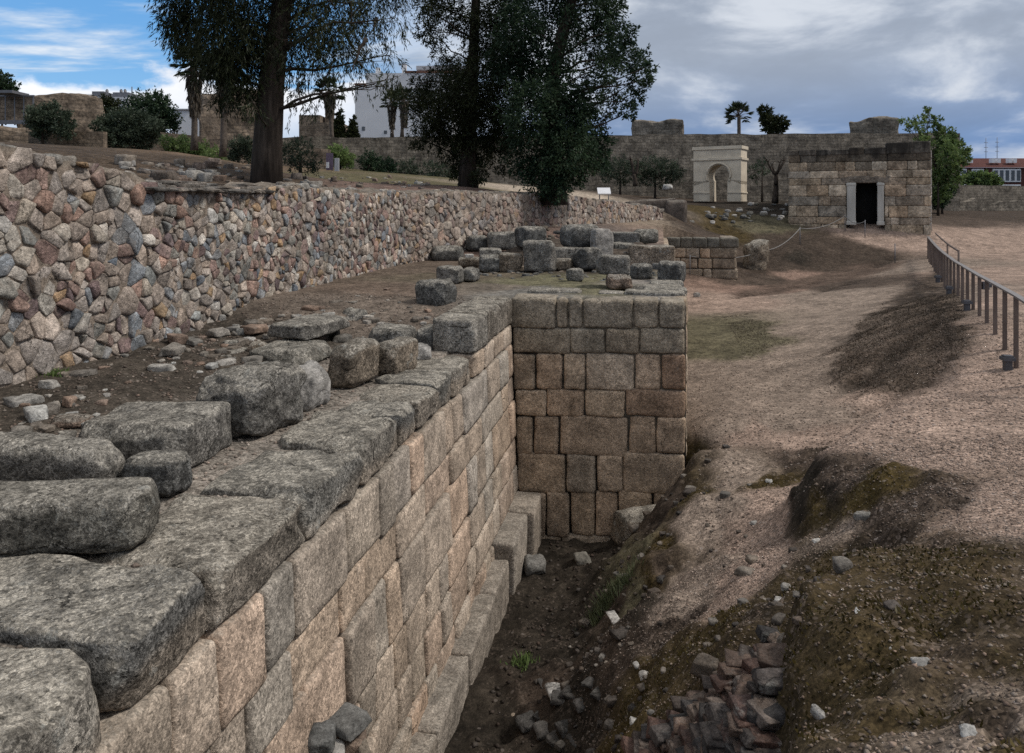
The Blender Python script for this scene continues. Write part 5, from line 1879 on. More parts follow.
for x0, x1, z1 in ((0, 20, 5), (20.5, 42, 8)):
    mb = MB()
    V = f([(x0 * k, -.3, h), (x1 * k, -.3, h), (x1 * k - 2 * k, 3.5, h + z1 * k), (x0 * k, 3.5, h + z1 * k), (x0 * k, 7, h), (x1 * k, 7, h)])
    mb.add(V, [(0, 1, 2, 3), (3, 2, 5, 4), (0, 3, 4), (1, 5, 2), (0, 4, 5, 1)])
    rf = mb.build('roof', M['tile'], t, smooth=False)
    mb = MB()
    for q in range(7):
        xx = x0 * k + (x1 - x0 - 2) * k * (q + .5) / 7
        mb.tube(f([(xx, -.35, h + .03), (xx, 3.5, h + z1 * k + .05)]), .1, 5)
    mb.build('roof_ridge', M['whiteb'], t)
t, f, w, h, k = town_block('town_house', 'low dark flat-topped hut behind the trunk of the hanging tree', (299, 115, 346, 145), 72, 6, M['oldwall2'])
boxpart(t, f, 'wall', M['oldwall2'], ((0, 0, 0), (w * .45, 6, h)), ((w * .45, 0, 0), (w * .9, 6, h * .75)))
boxpart(t, f, 'chimney', M['oldwall2'], ((w * .5, 1, h * .75), (w * .65, 2, h * 1.2)))
# metal fence and canopy on the far left wall
t, f, w, h, k = town_block('metal_fence', 'dark metal fence with a small canopy on the wall at far left', (-4, 95, 33, 125), 40, 1, M['steel'], cat='fence')
mb = MB()
for q in range(5):
    b = MB()
    b.box((q * w / 4 - .03, 0, 0), (q * w / 4 + .03, .06, h))
    mb.add(f(b.V[0]), b.F)
mb.build('post', M['steel'], t, smooth=False)
boxpart(t, f, 'rail', M['steel'], ((-.05, -.02, h - .08), (w + .05, .08, h)), ((-.05, -.02, .05), (w + .05, .08, .25)))
boxpart(t, f, 'mesh_panel', M['oldwall2'], ((0, .02, .25), (w, .04, h - .08)))
boxpart(t, f, 'canopy', M['steel'], ((8 * k, -.8, h), (26 * k, .6, h + .14)))

# red brick block at the far right
t, f, w, h, k = town_block('brick_building', 'red brick block with rows of white-framed windows at the far right', (952, 157, 1090, 195), 140, 14, M['redbrick'])
boxpart(t, f, 'wall', M['redbrick'], ((0, 0, -6), (w, 14, h * .72)))
mb = MB()
mb.add(f([(-.4, -.4, h * .72), (w + .4, -.4, h * .72), (w, 4, h), (0, 4, h), (0, 14, h), (w, 14, h), (w + .4, 14, h * .72), (-.4, 14, h * .72)]), [(0, 1, 2, 3), (3, 2, 5, 4), (0, 3, 4, 7), (1, 6, 5, 2)])
mb.build('roof', M['redbrick'], t, smooth=False)


def win_group(x0, x1, z0, z1, n):
    fr_ = boxpart(t, f, 'window', M['white'], ((x0, -.25, z0), (x1, .02, z1)))
    bs = []
    for q in range(n):
        a = x0 + (x1 - x0) * (q + .28) / n
        bs.append(((a, -.3, z0 + .25), (a + (x1 - x0) / n * .6, -.2, z1 - .25)))
    mb = MB()
    for lo, hi in bs:
        b = MB()
        b.box(lo, hi)
        mb.add(f(b.V[0]), b.F)
    mesh = mesh_obj('pane', np.concatenate(mb.V), mb.F, M['glass'], fr_, col=np.concatenate(mb.C), smooth=False)
    return fr_


zk = lambda py: (195 - py) * k
for z0, z1 in ((182, 169), (194, 184.5)):
    win_group((960 - 952) * k, (966 - 952) * k, zk(z0), zk(z1), 1)
    win_group((971 - 952) * k, (983 - 952) * k, zk(z0), zk(z1), 3)
    win_group((992 - 952) * k, (1020 - 952) * k, zk(z0), zk(z1), 5)
    win_group((1032 - 952) * k, (1060 - 952) * k, zk(z0), zk(z1), 5)
for px in (994, 1000, 1011, 1016, 1040, 972):
    boxpart(t, f, 'skylight', M['sign'], (((px - 952) * k, .6, h * .72 + .9), ((px + 3 - 952) * k, 1.5, h * .72 + 1.7)))
for px, pt in ((999.5, 136), (1011, 135.5)):
    mb = MB()
    mb.tube(f([((px - 952) * k, 4, h - .2), ((px - 952) * k, 4, (195 - pt) * k)]), .05, 5)
    for zz in (.9, 1.8, 2.6):
        mb.tube(f([((px - 954) * k, 4, (195 - pt) * k - zz), ((px - 950) * k, 4, (195 - pt) * k - zz)]), .04, 4)
    mb.build('antenna', M['steel'], t)

# signs
def info_sign(name, label, box, D, mat, tilt=0., leg=True):
    x0, y0, x1, y1 = box
    p = atd((x0 + x1) / 2, y1, D)
    w = (x1 - x0) * D / 769
    h = (y1 - y0) * D / 769
    t = thing(name, label, 'sign', p)
    gz = float(ground_z(p[0], p[1]))
    V = np.array([(-w / 2, 0, 0), (w / 2, 0, 0), (w / 2, .05, 0), (-w / 2, .05, 0), (-w / 2, 0, h), (w / 2, 0, h), (w / 2, .05, h), (-w / 2, .05, h)])
    V[4:, 1] += tilt * h
    V = rotz(V, YAW - .05)
    mb = MB()
    mb.add(V + p, [(0, 3, 2, 1), (4, 5, 6, 7), (0, 1, 5, 4), (1, 2, 6, 5), (2, 3, 7, 6), (3, 0, 4, 7)])
    mb.build('panel', mat, t, smooth=False)
    mb = MB()
    for s in (-.35, .35):
        mb.tube([p + [s * w, .1, min(gz - p[2], 0) - .3], p + [s * w, .1, h * .4]], .03, 6)
    mb.build('leg', M['steel'], t)
    return t


p = atd(604, 190, 38)
p[2] = float(ground_z(p[0], p[1]))
print('sign', p)
t = thing('information_sign', 'white slanted information panel beside the sandy track', 'sign', p)
mb = MB()
mb.add(rotz([(-.32, -.2, .42), (.32, -.2, .42), (.32, .2, .72), (-.32, .2, .72), (-.32, -.2, .46), (.32, -.2, .46), (.32, .2, .76), (-.32, .2, .76)], YAW) + p, [(0, 3, 2, 1), (4, 5, 6, 7), (0, 1, 5, 4), (1, 2, 6, 5), (2, 3, 7, 6), (3, 0, 4, 7)])
mb.build('panel', M['sign'], t, smooth=False)
for sx in (-.22, .22):
    mb = MB()
    mb.tube([p + [sx, .05, -.3], p + [sx, .05, .58]], .03, 6)
    mb.build('leg', M['steel'], t)
s = info_sign('information_board', 'pair of purple-grey information boards standing by the shrubs', (326, 153, 333, 170), 44, M['purple'])
mb = MB()
p = atd(336.5, 171, 43.5)
b = MB()
b.box((-.12, 0, -.3), (.14, .06, 13 * 43.5 / 769))
mb.add(b.V[0] + p, b.F)
mb.build('panel', M['whiteb'], s, smooth=False)
mb = MB()
p = atd(327.5, 168, 43.8)
b = MB()
b.box((-.07, -.03, 0), (.09, 0, .33))
mb.add(b.V[0] + p, b.F)
mb.build('notice', M['sign'], s, smooth=False)
bl('stone', 'white cut stone lying in front of the long wall left of the arch', (662, 184, 673, 190), 50, .6, .2, .2, 'w', 8)
rg = np.random.default_rng(55)
GA = 'stones scattered below the arch'
for q in range(46):
    px, py = rg.uniform(690, 792), rg.uniform(204, 226)
    if 765 < px and py > 222:
        continue
    D = np.interp(py, [202, 210, 218, 226], [50, 47, 44, 41])
    w = rg.uniform(2.5, 8)
    bl('stone', 'grey stone among those scattered on the dark slope below the arch', (px - w / 2, py - w * .55, px + w / 2, py), D, .4, rg.uniform(-1, 1), .2, 'gdlm'[rg.integers(4)], 5, .1, .2, GA, mat='fieldstone')
#788.5TREES
# ------------------------------------------------------------------ trees
rg = np.random.default_rng(101)


def limb(mb, a, b, r0, r1, bend=.12, seg=7, n=6):
    a, b = np.asarray(a, float), np.asarray(b, float)
    L = np.linalg.norm(b - a)
    off = rg.normal(0, bend * L, 3)
    pts = [a + (b - a) * t + off * math.sin(pi * t) * .5 + rg.normal(0, .015 * L, 3) * (0 < t < 1) for t in np.linspace(0, 1, n)]
    mb.tube(pts, list(np.linspace(r0, r1, n)), seg)
    return pts


def clump_leaves(c, rad, n, L, Wd, droop, tone, sx=1., sz=1., hang=False):
    """leaf blades in bunches spread through an uneven ball"""
    nb_ = max(3, n // 14)
    u = rg.normal(size=(nb_, 3))
    u /= np.linalg.norm(u, axis=1, keepdims=True)
    rr = rad * rg.uniform(.15, 1., nb_) ** .55 * (1 + .35 * vnoise(u * 2.1 + c, 3))
    B = c + u * rr[:, None] * [sx, sx, sz]
    m_ = 14
    tw = u * .6 + rg.normal(0, .5, (nb_, 3)) + [0, 0, -droop]
    tw /= np.linalg.norm(tw, axis=1, keepdims=True)
    t = rg.uniform(0, 1, (nb_, m_))
    sp = rad * .45 if not hang else .35 + .5 * rad
    P = B[:, None] + tw[:, None] * t[..., None] * sp + rg.normal(0, .035 if hang else .05 + .08 * rad, (nb_, m_, 3)) * .6
    D_ = tw[:, None] + rg.normal(0, .3 if hang else .55, (nb_, m_, 3))
    D_ /= np.linalg.norm(D_, axis=2, keepdims=True)
    P, D_ = P.reshape(-1, 3), D_.reshape(-1, 3)
    k = len(P)
    tn = np.clip(tone + .25 * rg.normal(size=nb_).repeat(m_) + rg.normal(0, .15, k), 0, 1)
    return blades(P, D_, L * rg.uniform(.6, 1.2, k), Wd * rg.uniform(.7, 1.2, k), tn)


def tree(name, label, base, trunk_pts, r0, r1, clumps, leaf, L, Wd, droop, D, dens, cat='tree', group=None, bark='bark', spread=1., sz=1., flare=1.25, hang=False):
    """clumps: (px, py, radius px, dD, density factor). Branches grow from the trunk to the clumps."""
    t = thing(name, label, cat, base, group)
    mb = MB()
    tp = [np.asarray(p, float) for p in trunk_pts]
    rad = list(np.linspace(r0, r1, len(tp)))
    rad[0] *= flare
    mb.tube(tp, rad, 12, wob=.04)
    LV, LF, LC, nn = [], [], [], 0
    for (px, py, rp, dd, df) in clumps:
        c = atd(px, py, D + dd)
        r = rp * D / 769
        # nearest lower trunk point
        zc = c[2]
        cand = [tp[i] + (tp[i + 1] - tp[i]) * s for i in range(len(tp) - 1) for s in (0, .33, .66)] + [tp[-1]]
        a = min(cand, key=lambda q: np.linalg.norm((q - c) * [1, 1, 1]) + 1.2 * max(0, q[2] - zc + .25 * np.linalg.norm((q - c)[:2])))
        l = np.linalg.norm(c - a)
        if df < .3 and hang:
            a = c + [rg.normal(0, .3), rg.normal(0, .3), 1.6 * r]
        pts = limb(mb, a, c, min(r1 * .6, .014 * l + .015), .008, .10, 5, 7)
        for q in range(3):
            u = rg.normal(size=3)
            u /= np.linalg.norm(u)
            limb(mb, pts[-3 + (q % 3)], c + u * r * .75, .016, .006, .15, 4, 4)
        n = int(dens * df * rp * rp)
        V, Fc, C = clump_leaves(c, r, n, L, Wd, droop, .35 + .3 * vnoise(np.array([c * 1.3]), 9)[0] + .12 * rg.normal(), spread, sz, hang)
        LV.append(V)
        LF.append(Fc + nn)
        LC.append(C)
        nn += len(V)
    mb.build('trunk', M[bark], t)
    mesh_obj('crown', np.concatenate(LV), np.concatenate(LF), leaf, t, col=np.concatenate(LC), smooth=False)
    return t


def spread_dd(lst, s):
    o = []
    for q in lst:
        px, py, r = q[:3]
        df = q[3] if len(q) > 3 else 1.
        o.append((px, py, r, rg.uniform(-s, s), df))
    return o


# tree with hanging sprays, at the left
b = atd(266, 188, 22)
tp = [b + [0, 0, -.3], atd(267, 150, 22), atd(271, 90, 22), atd(277, 40, 22.1), atd(284, -10, 22.2), atd(290, -90, 22.3), atd(288, -190, 22.3)]
cl = spread_dd([(200, 5, 38), (232, 22, 38), (180, 18, 20), (250, 50, 30), (214, 48, 24), (262, 18, 36), (305, 12, 38, .8), (335, 8, 36, .6), (372, 8, 26, .6), (394, 18, 14, .6), (322, 50, 28, .4), (345, 42, 26, .35), (303, 70, 24, .3), (352, 72, 22, .2), (391, 55, 10, .5),
                (393, 78, 11, .7), (385, 80, 9, .5), (237, 78, 16), (225, 95, 12, .8), (296, 40, 26, .5), (320, 92, 17, .25), (248, 84, 14), (255, 105, 9, .6), (300, 105, 14, .15), (375, 40, 16, .3), (330, 25, 28, .6), (290, 88, 15, .35), (180, 35, 12, .7), (365, 60, 14, .2)], 1.6)
cl = [(a_, b_, r_, d_, f_ * (.6 if a_ > 285 else .9)) for a_, b_, r_, d_, f_ in cl]
cl += spread_dd([(190, -35, 40), (240, -50, 45), (300, -50, 45, .8), (350, -40, 40, .7), (270, -110, 55), (320, -110, 50), (220, -110, 45), (285, -190, 55), (390, -20, 22, .6)], 1.8)
tree('hanging_tree', 'largest tree on the left, thick trunk and thin drooping sprays, behind the rubble wall', b, tp, .47, .16, cl, M['leaf_dark'],   .17, .028, 1.5, 22, 4.8, flare=1.02, hang=True)

# dark tree in the middle, left of the pair
b = atd(468, 187, 30)
tp = [b + [0, 0, -.3], atd(468, 160, 30), atd(470, 110, 30), atd(473, 60, 30), atd(476, 0, 30), atd(478, -70, 30)]
cl = spread_dd([(440, 6, 18), (428, 8, 12), (432, 34, 11), (424, 28, 8), (460, 18, 16), (490, 22, 26), (505, 50, 24), (458, 68, 20), (440, 90, 26), (470, 88, 28), (430, 112, 20), (452, 122, 28), (482, 118, 28), (416, 100, 11), (500, 95, 26), (420, 138, 11, .8), (475, 148, 22), (464, 164, 14), (456, 172, 8), (500, 140, 18), (417, 84, 8, .7),
                (518, 80, 24), (448, 150, 13, .7), (436, 132, 12), (480, 172, 9), (425, 90, 10), (512, 130, 20), (488, 62, 20), (440, 52, 10, .6), (508, 20, 22), (500, 165, 10, .6)], 1.2)
cl += [(470, 30, 13, -.9, .35), (473, 55, 12, -1., .3), (468, 85, 16, -1.1, .5), (472, 112, 18, -1.1, .55), (466, 138, 15, -.9, .5), (480, 10, 14, -.9, .3)]
cl += spread_dd([(450, -30, 24), (490, -30, 28), (475, -70, 26), (510, -20, 24)], 1.2)
tree('evergreen_tree', 'dark shaggy evergreen, left one of the close pair in the middle', b, tp, .36, .12, cl, M['leaf_dark'], .15, .042, .7, 30, 6.)
# broader leafy tree, right of the pair
b = atd(554, 197, 28)
tp = [b + [0, 0, -.3], atd(553, 165, 28), atd(551, 120, 28), atd(553, 75, 28), atd(562, 35, 28), atd(575, -10, 28), atd(580, -60, 28)]
cl = spread_dd([(540, 15, 26), (580, 8, 26), (606, 16, 18), (598, 44, 20), (624, 56, 17), (640, 76, 13), (634, 96, 11), (630, 110, 8), (612, 92, 14, .8), (588, 98, 16), (560, 58, 20, .7), (545, 88, 26), (530, 58, 22), (526, 108, 24), (560, 118, 26), (588, 128, 18), (536, 143, 28), (566, 150, 28), (590, 156, 17), (546, 176, 20),
                (574, 176, 14), (600, 160, 10), (524, 165, 12), (620, 34, 14), (648, 66, 6), (520, 25, 22), (570, 32, 18, .7), (592, 72, 12, .5), (608, 66, 14, .8), (576, 90, 14, .6), (650, 80, 5), (640, 58, 9), (612, 2, 14), (572, 112, 20), (555, 190, 12), (610, 112, 9, .5), (510, 60, 20), (600, 142, 12)], 1.5)
cl += [(556, 45, 13, -.9, .25), (552, 72, 15, -1.1, .3), (553, 98, 17, -1.1, .5), (550, 128, 18, -1.1, .6), (556, 155, 18, -1., .7), (553, 180, 14, -.8, .8), (566, 15, 15, -.9, .25)]
cl += spread_dd([(545, -30, 30), (590, -35, 30), (565, -70, 30)], 1.5)
tree('leafy_tree', 'broad dark leafy tree, right one of the close pair, its crown reaching to the right', b, tp, .40, .13, cl, M['leaf_mid'], .13, .06, .25, 28, 5.)


def shrub(name, label, cls, D, leaf, L=.12, Wd=.05, dens=2., cat='shrub', group=None, s=.6, droop=-.1, trunk=True):
    cls = list(cls) + [(q[0] + 1.5, q[1] + q[2] * .8, q[2] * .75) + tuple(q[3:]) for q in cls]
    cl_ = spread_dd(cls, s)
    c0 = cls[0]
    px, py = c0[0], max(q[1] + q[2] for q in cls)
    b = atd(px, py, D)
    g = float(ground_z(b[0], b[1]))
    b[2] = min(b[2], max(g, b[2] - 2.5))
    tp = [b + [0, 0, -.2], b + [.02, 0, .35 * (atd(px, c0[1], D)[2] - b[2])], atd(px, c0[1], D)]
    return tree(name, label, b, tp, .09 if trunk else .04, .03, cl_, leaf, L * 1.1, Wd * 1.1, droop, D, dens * 4.5, cat, group)


shrub('olive_tree', 'small grey-green olive in front of the ruin at far left', [(42, 120, 12), (62, 121, 11), (50, 112, 9), (35, 116, 8)], 37, M['leaf_olive'], .13, .06, 3)
shrub('olive_tree', 'wide low pair of grey-green olives behind the far left railing', [(115, 128, 15), (140, 128, 16), (128, 122, 12), (105, 126, 9), (154, 128, 8)], 40, M['leaf_olive'], .13, .06, 3)
shrub('tree', 'round green tree rising behind the olives at left', [(150, 112, 18), (135, 112, 12), (165, 116, 12), (158, 104, 10)], 50, M['leaf_mid'], .16, .09, 2.5, 'tree')
shrub('tree', 'dark tree with the sky behind it at the left picture edge', [(2, 82, 9), (10, 88, 7), (-8, 85, 12)], 60, M['leaf_mid'], .2, .1, 3, 'tree')
shrub('tree', 'very dark round tree beside the ruin wall at left', [(106, 108, 11), (101, 114, 7), (112, 112, 8)], 55, M['leaf_dark'], .18, .1, 4, 'tree')
shrub('bush', 'bright low bush at the foot of the left palm', [(180, 146, 9), (168, 144, 6), (192, 150, 8), (205, 152, 8), (218, 154, 7)], 38, M['leaf_green'], .12, .05, 3)
shrub('bush', 'grey-green bush right of the second palm trunk', [(238, 146, 8), (247, 145, 7), (252, 152, 7), (233, 154, 6)], 36, M['leaf_olive'], .12, .05, 3)
shrub('bush', 'bright green bush beside the purple information boards', [(340, 155, 8), (346, 158, 7), (334, 152, 6)], 48, M['leaf_green'], .14, .07, 3)
shrub('bush', 'green bush in the row below the two shaggy palms', [(368, 161, 9), (378, 164, 7), (388, 166, 8)], 50, M['leaf_mid'], .14, .07, 3)
shrub('bush', 'grey-green olive bush just right of the green bush row', [(412, 168, 9), (430, 170, 9), (400, 168, 7), (445, 172, 8)], 51, M['leaf_olive'], .14, .06, 2)
shrub('bush', 'straggly brown-green bush right of the big trunk', [(300, 150, 11, .5), (290, 158, 8, .5), (312, 162, 8, .5), (285, 145, 6, .4)], 30, M['leaf_olive'], .12, .04, 2)
shrub('olive_tree', 'low olive in front of the long wall, right of the leafy tree', [(620, 168, 11), (606, 170, 8), (634, 166, 7)], 54, M['leaf_olive'], .15, .06, 2.2)
shrub('olive_tree', 'wider low olive in front of the long wall, nearest the arch', [(655, 168, 12), (668, 170, 10), (643, 172, 8), (676, 172, 7)], 55, M['leaf_olive'], .15, .06, 2.2)
shrub('olive_tree', 'faint olive behind the stone house corner, right of the arch', [(762, 166, 8, .6), (754, 172, 6, .6)], 56, M['leaf_olive'], .15, .06, 2.)
shrub('tree', 'airy light green tree growing behind the right corner of the stone house', [(938, 170, 12, .6), (930, 150, 10, .5), (948, 155, 11, .5), (955, 172, 9, .6), (922, 135, 8, .4), (915, 122, 6, .4), (924, 115, 4, .5), (935, 122, 6, .6), (928, 108, 3, .6), (945, 136, 9), (958, 150, 8), (905, 124, 5, .5), (966, 158, 5, .5), (937, 190, 10, .5)], 54, M['leaf_green'], .2, .11, 2.6, 'tree', s=1.5)
shrub('bush', 'yellow-green bush top showing above the boundary wall at right', [(975, 180, 7), (985, 180, 8), (994, 182, 6), (965, 184, 5)], 84, M['leaf_green'], .3, .16, 4)
shrub('bush', 'dark shrub at the foot of the stone house right corner', [(942, 192, 9), (936, 200, 6), (948, 186, 6)], 56, M['leaf_mid'], .18, .09, 3)
shrub('tree', 'slim conifer-like tree topping the long wall right of the palm', [(768, 119, 7), (764, 112, 5), (771, 126, 7), (782, 122, 5), (778, 128, 5)], 75, M['leaf_dark'], .3, .12, 4, 'tree')


# cypresses
def cypress(label, px, ytop, ybot, wpx, D):
    cls = []
    n = 9
    for i in range(n):
        t = i / (n - 1)
        cls.append((px, ybot + (ytop - ybot) * t, wpx * .5 * (1 - .8 * t) + .8, 0, 1.))
    b = atd(px, ybot + 2, D)
    tp = [b, atd(px, (ytop + ybot) / 2, D), atd(px, ytop + 2, D)]
    return tree('cypress', label, b, tp, .12, .03, cls, M['leaf_dark'], .3, .14, -.8, D, 14, 'tree', 'cypresses above the long wall')


cypress('taller dark cypress cone above the long wall, left of the white building', 339.5, 112, 140, 11, 66)
cypress('shorter dark cypress cone close to the white building', 353, 119, 139, 9, 66)


# palms
def palm(label, px, ycrown, ybase, D, rp, skirt, lean=0., group='fan palms'):
    b = atd(px, ybase, D)
    c = atd(px + lean, ycrown, D)
    t = thing('fan_palm', label, 'palm', b, group)
    k = D / 769
    mb = MB()
    n = 9
    pts = [b + (c - b) * q / (n - 1) - [0, 0, .3 * (q == 0)] for q in range(n)]
    r = max(.14, rp * k * .12)
    mb.tube(pts, [r * 1.3] + [r] * (n - 1), 9, wob=.06)
    mb.build('trunk', M['palm_bark'], t)
    LV, LF, LC, nn = [], [], [], 0
    mbp = MB()
    for i in range(34):
        az = rg.uniform(0, 2 * pi)
        el = rg.uniform(-.5, 1.35)
        u = np.array([cos(az) * cos(el), sin(az) * cos(el), sin(el)])
        pl = rp * k * rg.uniform(.5, .65)
        h = c + u * pl
        mbp.tube([c, c + u * pl * .55 + [0, 0, .03], h], [.03, .02, .015], 4)
        up = np.array([0, 0, 1.])
        sd = np.cross(u, up)
        sd /= np.linalg.norm(sd) + 1e-9
        nb_ = 13
        fan = np.linspace(-1.25, 1.25, nb_)
        d = u[None] * np.cos(fan)[:, None] + sd[None] * np.sin(fan)[:, None] + np.array([0, 0, -.28]) * np.abs(fan)[:, None]
        d /= np.linalg.norm(d, axis=1, keepdims=True)
        V, Fc, C = blades(np.repeat(h[None], nb_, 0), d, rp * k * .5 * (1 - .12 * np.abs(fan)), rp * k * .10, np.full(nb_, .2 + .5 * max(0, el / 1.4) + rg.normal(0, .12)).clip(0, 1))
        LV.append(V)
        LF.append(Fc + nn)
        LC.append(C)
        nn += len(V)
    mbp.build('frond_stems', M['palm_bark'], t)
    mesh_obj('crown', np.concatenate(LV), np.concatenate(LF), M['leaf_palm'], t, col=np.concatenate(LC), smooth=False)
    if skirt:
        n = 500
        s = rg.uniform(0, 1, n)
        az = rg.uniform(0, 2 * pi, n)
        rr = rp * k * (.34 - .20 * s) * rg.uniform(.7, 1.1, n)
        zz = c[2] - s * skirt * k
        P = np.c_[c[0] + rr * np.cos(az), c[1] + rr * np.sin(az), zz]
        d = np.c_[np.cos(az) * .15, np.sin(az) * .15, -np.ones(n)] + rg.normal(0, .12, (n, 3))
        d /= np.linalg.norm(d, axis=1, keepdims=True)
        V, Fc, C = blades(P, d, rp * k * .38, rp * k * .07, rg.random(n))
        mesh_obj('skirt', V, Fc, M['leaf_dead'], t, col=C, smooth=False)
    return t


palm('left fan palm of the two beside the brown tower, with a skirt of dead fronds', 194.5, 66, 144, 36, 24, 46)
palm('right fan palm of the two beside the brown tower, half hidden by hanging sprays', 223, 72, 150, 34, 25, 36, 3)
palm('fan palm seen through the sparse sprays left of the white building', 332, 92, 140, 62, 17, 22, -2)
palm('left one of the two shaggy palms in front of the white gable', 392, 102, 134, 66, 13, 24, 0)
palm('right one of the two shaggy palms in front of the white gable', 402, 99, 134, 64, 14, 26, 2)
palm('palm head rising above the long wall near the arch', 739, 116, 140, 72, 15, 0, 0)


# bare pruned trees against the long wall
def bare_tree(label, px, ybase, D, segs):
    b = atd(px, ybase, D)
    t = thing('bare_tree', label, 'tree', b, 'pruned bare trees against the long wall')
    mb = MB()
    for (x0, y0, x1, y1, r0, r1) in segs:
        limb(mb, atd(x0, y0, D), atd(x1, y1, D + rg.uniform(-.3, .3)), r0, r1, .06, 6, 5)
    mb.build('trunk', M['bark'], t)
    mb = MB()
    for (x0, y0, x1, y1, r0, r1) in segs[1:]:
        for q in range(3):
            limb(mb, atd(x1, y1, D), atd(x1 + rg.uniform(-4, 4), y1 - rg.uniform(1, 5), D + rg.uniform(-.3, .3)), r1 * .7, .015, .1, 4, 3)
    mb.build('twigs', M['bark'], t)


bare_tree('dark forked stump tree standing left of the arch', 635, 186, 53, [(635, 186, 634, 174, .17, .13), (634, 174, 631, 160, .12, .09), (635, 176, 638, 161, .12, .08)])
bare_tree('bare pollarded tree with a wide fork between the arch and the stone house', 776, 203, 51, [(775, 203, 776, 184, .24, .16), (776, 184, 776, 174, .16, .13), (776, 175, 768, 162, .11, .06), (776, 175, 784, 161, .11, .06), (776, 178, 772, 166, .08, .05), (778, 172, 780, 163, .07, .05)])
#788.5SKY
# ------------------------------------------------------------------ sky, sun, camera
SUN_EL, SUN_AZ = R(52), R(86)      # azimuth clockwise from +Y
wd = bpy.data.worlds.new('World')
sc.world = wd
wd.use_nodes = True
nt = wd.node_tree
for n in list(nt.nodes):
    nt.nodes.remove(n)
nb = NB(nt)
sky = nb.n('ShaderNodeTexSky', sky_type='NISHITA')
sky.sun_disc = False
sky.sun_elevation = SUN_EL
sky.sun_rotation = SUN_AZ
sky.air_density = 1.
sky.dust_density = .6
sky.ozone_density = 2.5
d = nb.vmath('NORMALIZE', nb.n('ShaderNodeTexCoord').outputs['Generated'])
sp = nb.n('ShaderNodeSeparateXYZ')
nb.put(sp.inputs[0], d)
el = sp.outputs[2]
side = nb.vmath('DOT_PRODUCT', d, (cos(YAW), sin(YAW), 0))     # towards the east end of the site
fwd = nb.vmath('DOT_PRODUCT', d, (-sin(YAW), cos(YAW), 0))
zz = nb.math('ADD', nb.math('MAXIMUM', el, 0), .07)
cu = nb.n('ShaderNodeCombineXYZ')
nb.put(cu.inputs[0], nb.math('DIVIDE', side, zz))
nb.put(cu.inputs[1], nb.math('DIVIDE', fwd, zz))
streak = nb.noise(nb.vmath('MULTIPLY', cu.outputs[0], (.32, .85, 1)), 1.0, 7, .6, .35)
soft = nb.noise(nb.vmath('MULTIPLY', cu.outputs[0], (.22, .5, 1)), 1., 5, .55, .2)
puff = nb.noise(nb.vmath('MULTIPLY', d, (1, 1, 1.7)), 9, 6, .58)
puff2 = nb.noise(nb.vmath('MULTIPLY', d, (1, 1, 1.3)), 4, 3, .5)
lump = nb.noise(nb.vmath('MULTIPLY', d, (1, 1, 2.6)), 5.5, 8, .56, .25)
K = 10.       # cloud radiances are given as seen; the Background strength is 0.1


def rad(c):
    return tuple(x * K for x in c)


blue = nb.mix(nb.mapr(el, .02, .24), rad((.24, .49, .76)), rad((.11, .33, .67)))
blue = nb.mix(.8, sky.outputs[0], blue)
white = nb.mix(nb.mapr(streak, .45, .75), rad((.55, .62, .70)), rad((.86, .87, .88)))
left = nb.mix(nb.mapr(streak, .49, .63), blue, white)
# cumulus bank low in the sky
bank_top = nb.math('ADD', .09, nb.math('MULTIPLY', puff, .11))
bm = nb.mapr(nb.math('SUBTRACT', bank_top, el), -.004, .014)
bank = nb.mix(nb.mapr(nb.math('SUBTRACT', bank_top, el), .0, .085), rad((.80, .81, .84)), rad((.40, .49, .62)))
bank = nb.scale(bank, nb.mapr(puff2, .3, .7, .88, 1.12))
left = nb.mix(bm, left, bank)
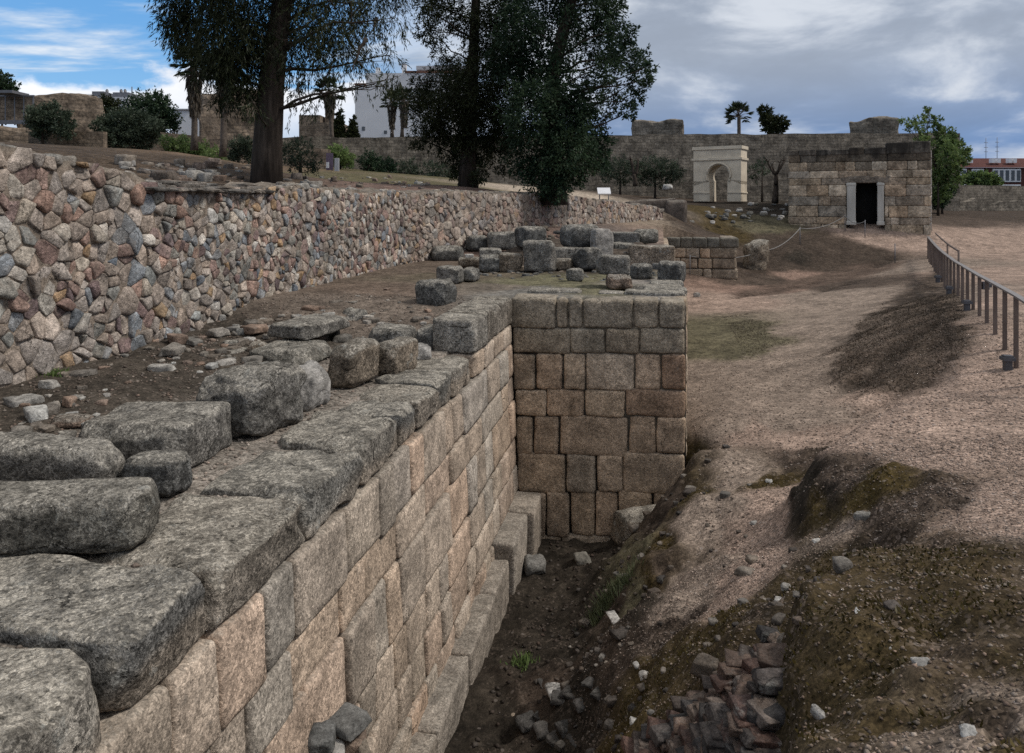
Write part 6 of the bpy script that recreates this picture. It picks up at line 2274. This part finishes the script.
# grey overcast to the right, bluer near the horizon
grey = nb.mix(nb.mapr(el, .035, .19), rad((.14, .24, .44)), rad((.31, .36, .445)))
grey = nb.mix(nb.mapr(nb.math('ADD', nb.math('MULTIPLY', lump, .7), nb.math('MULTIPLY', soft, .3)), .46, .62), grey, rad((.50, .535, .59)))
grey = nb.scale(grey, nb.mapr(lump, .35, .65, .88, 1.1))
tz = nb.math('ADD', nb.math('DIVIDE', side, nb.math('MAXIMUM', nb.math('ABSOLUTE', fwd), .05)), nb.math('MULTIPLY', nb.math('SUBTRACT', soft, .5), .5))
allc = nb.mix(nb.mapr(tz, -.30, .02), left, grey)
# brighter overcast overhead
allc = nb.mix(nb.mapr(el, .24, .6), allc, nb.scale(rad((.56, .575, .60)), nb.mapr(soft, .3, .7, .85, 1.15)))
# below the horizon: earth
allc = nb.mix(nb.mapr(el, -.03, -.005), rad((.10, .085, .07)), allc)
bg = nb.n('ShaderNodeBackground')
nb.put(bg.inputs[0], allc)
bg.inputs[1].default_value = .1
o = nb.n('ShaderNodeOutputWorld')
nt.links.new(bg.outputs[0], o.inputs[0])

sl = bpy.data.lights.new('sun', 'SUN')
sl.energy = 2.0
sl.angle = R(10)
sl.color = (1., .95, .88)
so = bpy.data.objects.new('sun', sl)
COL.objects.link(so)
so.rotation_euler = (pi / 2 - SUN_EL, 0, -SUN_AZ + pi)      # lamp shines down -Z, from azimuth SUN_AZ
so.location = (20, 0, 30)

cam = bpy.data.cameras.new('camera')
cam.sensor_width = 36
cam.lens = F / 1024 * 36
cam.shift_y = -(376.5 - HY) / 1024
cam.clip_start = .05
cam.clip_end = 3000
co = bpy.data.objects.new('camera', cam)
COL.objects.link(co)
co.location = (0, 0, CZ)
co.rotation_euler = (pi / 2 - PITCH, 0, YAW)
sc.camera = co
for o in list(bpy.data.objects):
    for k in ('_o', '_part'):
        if k in o:
            del o[k]
sc.view_settings.view_transform = 'Standard'
sc.view_settings.look = 'None'
sc.view_settings.exposure = .3
sc.view_settings.gamma = 1
sc.view_settings.use_curve_mapping = False
sc.cycles.max_bounces = 5
sc.cycles.diffuse_bounces = 3
sc.cycles.glossy_bounces = 2
sc.cycles.transparent_max_bounces = 4
sc.cycles.use_denoising = False
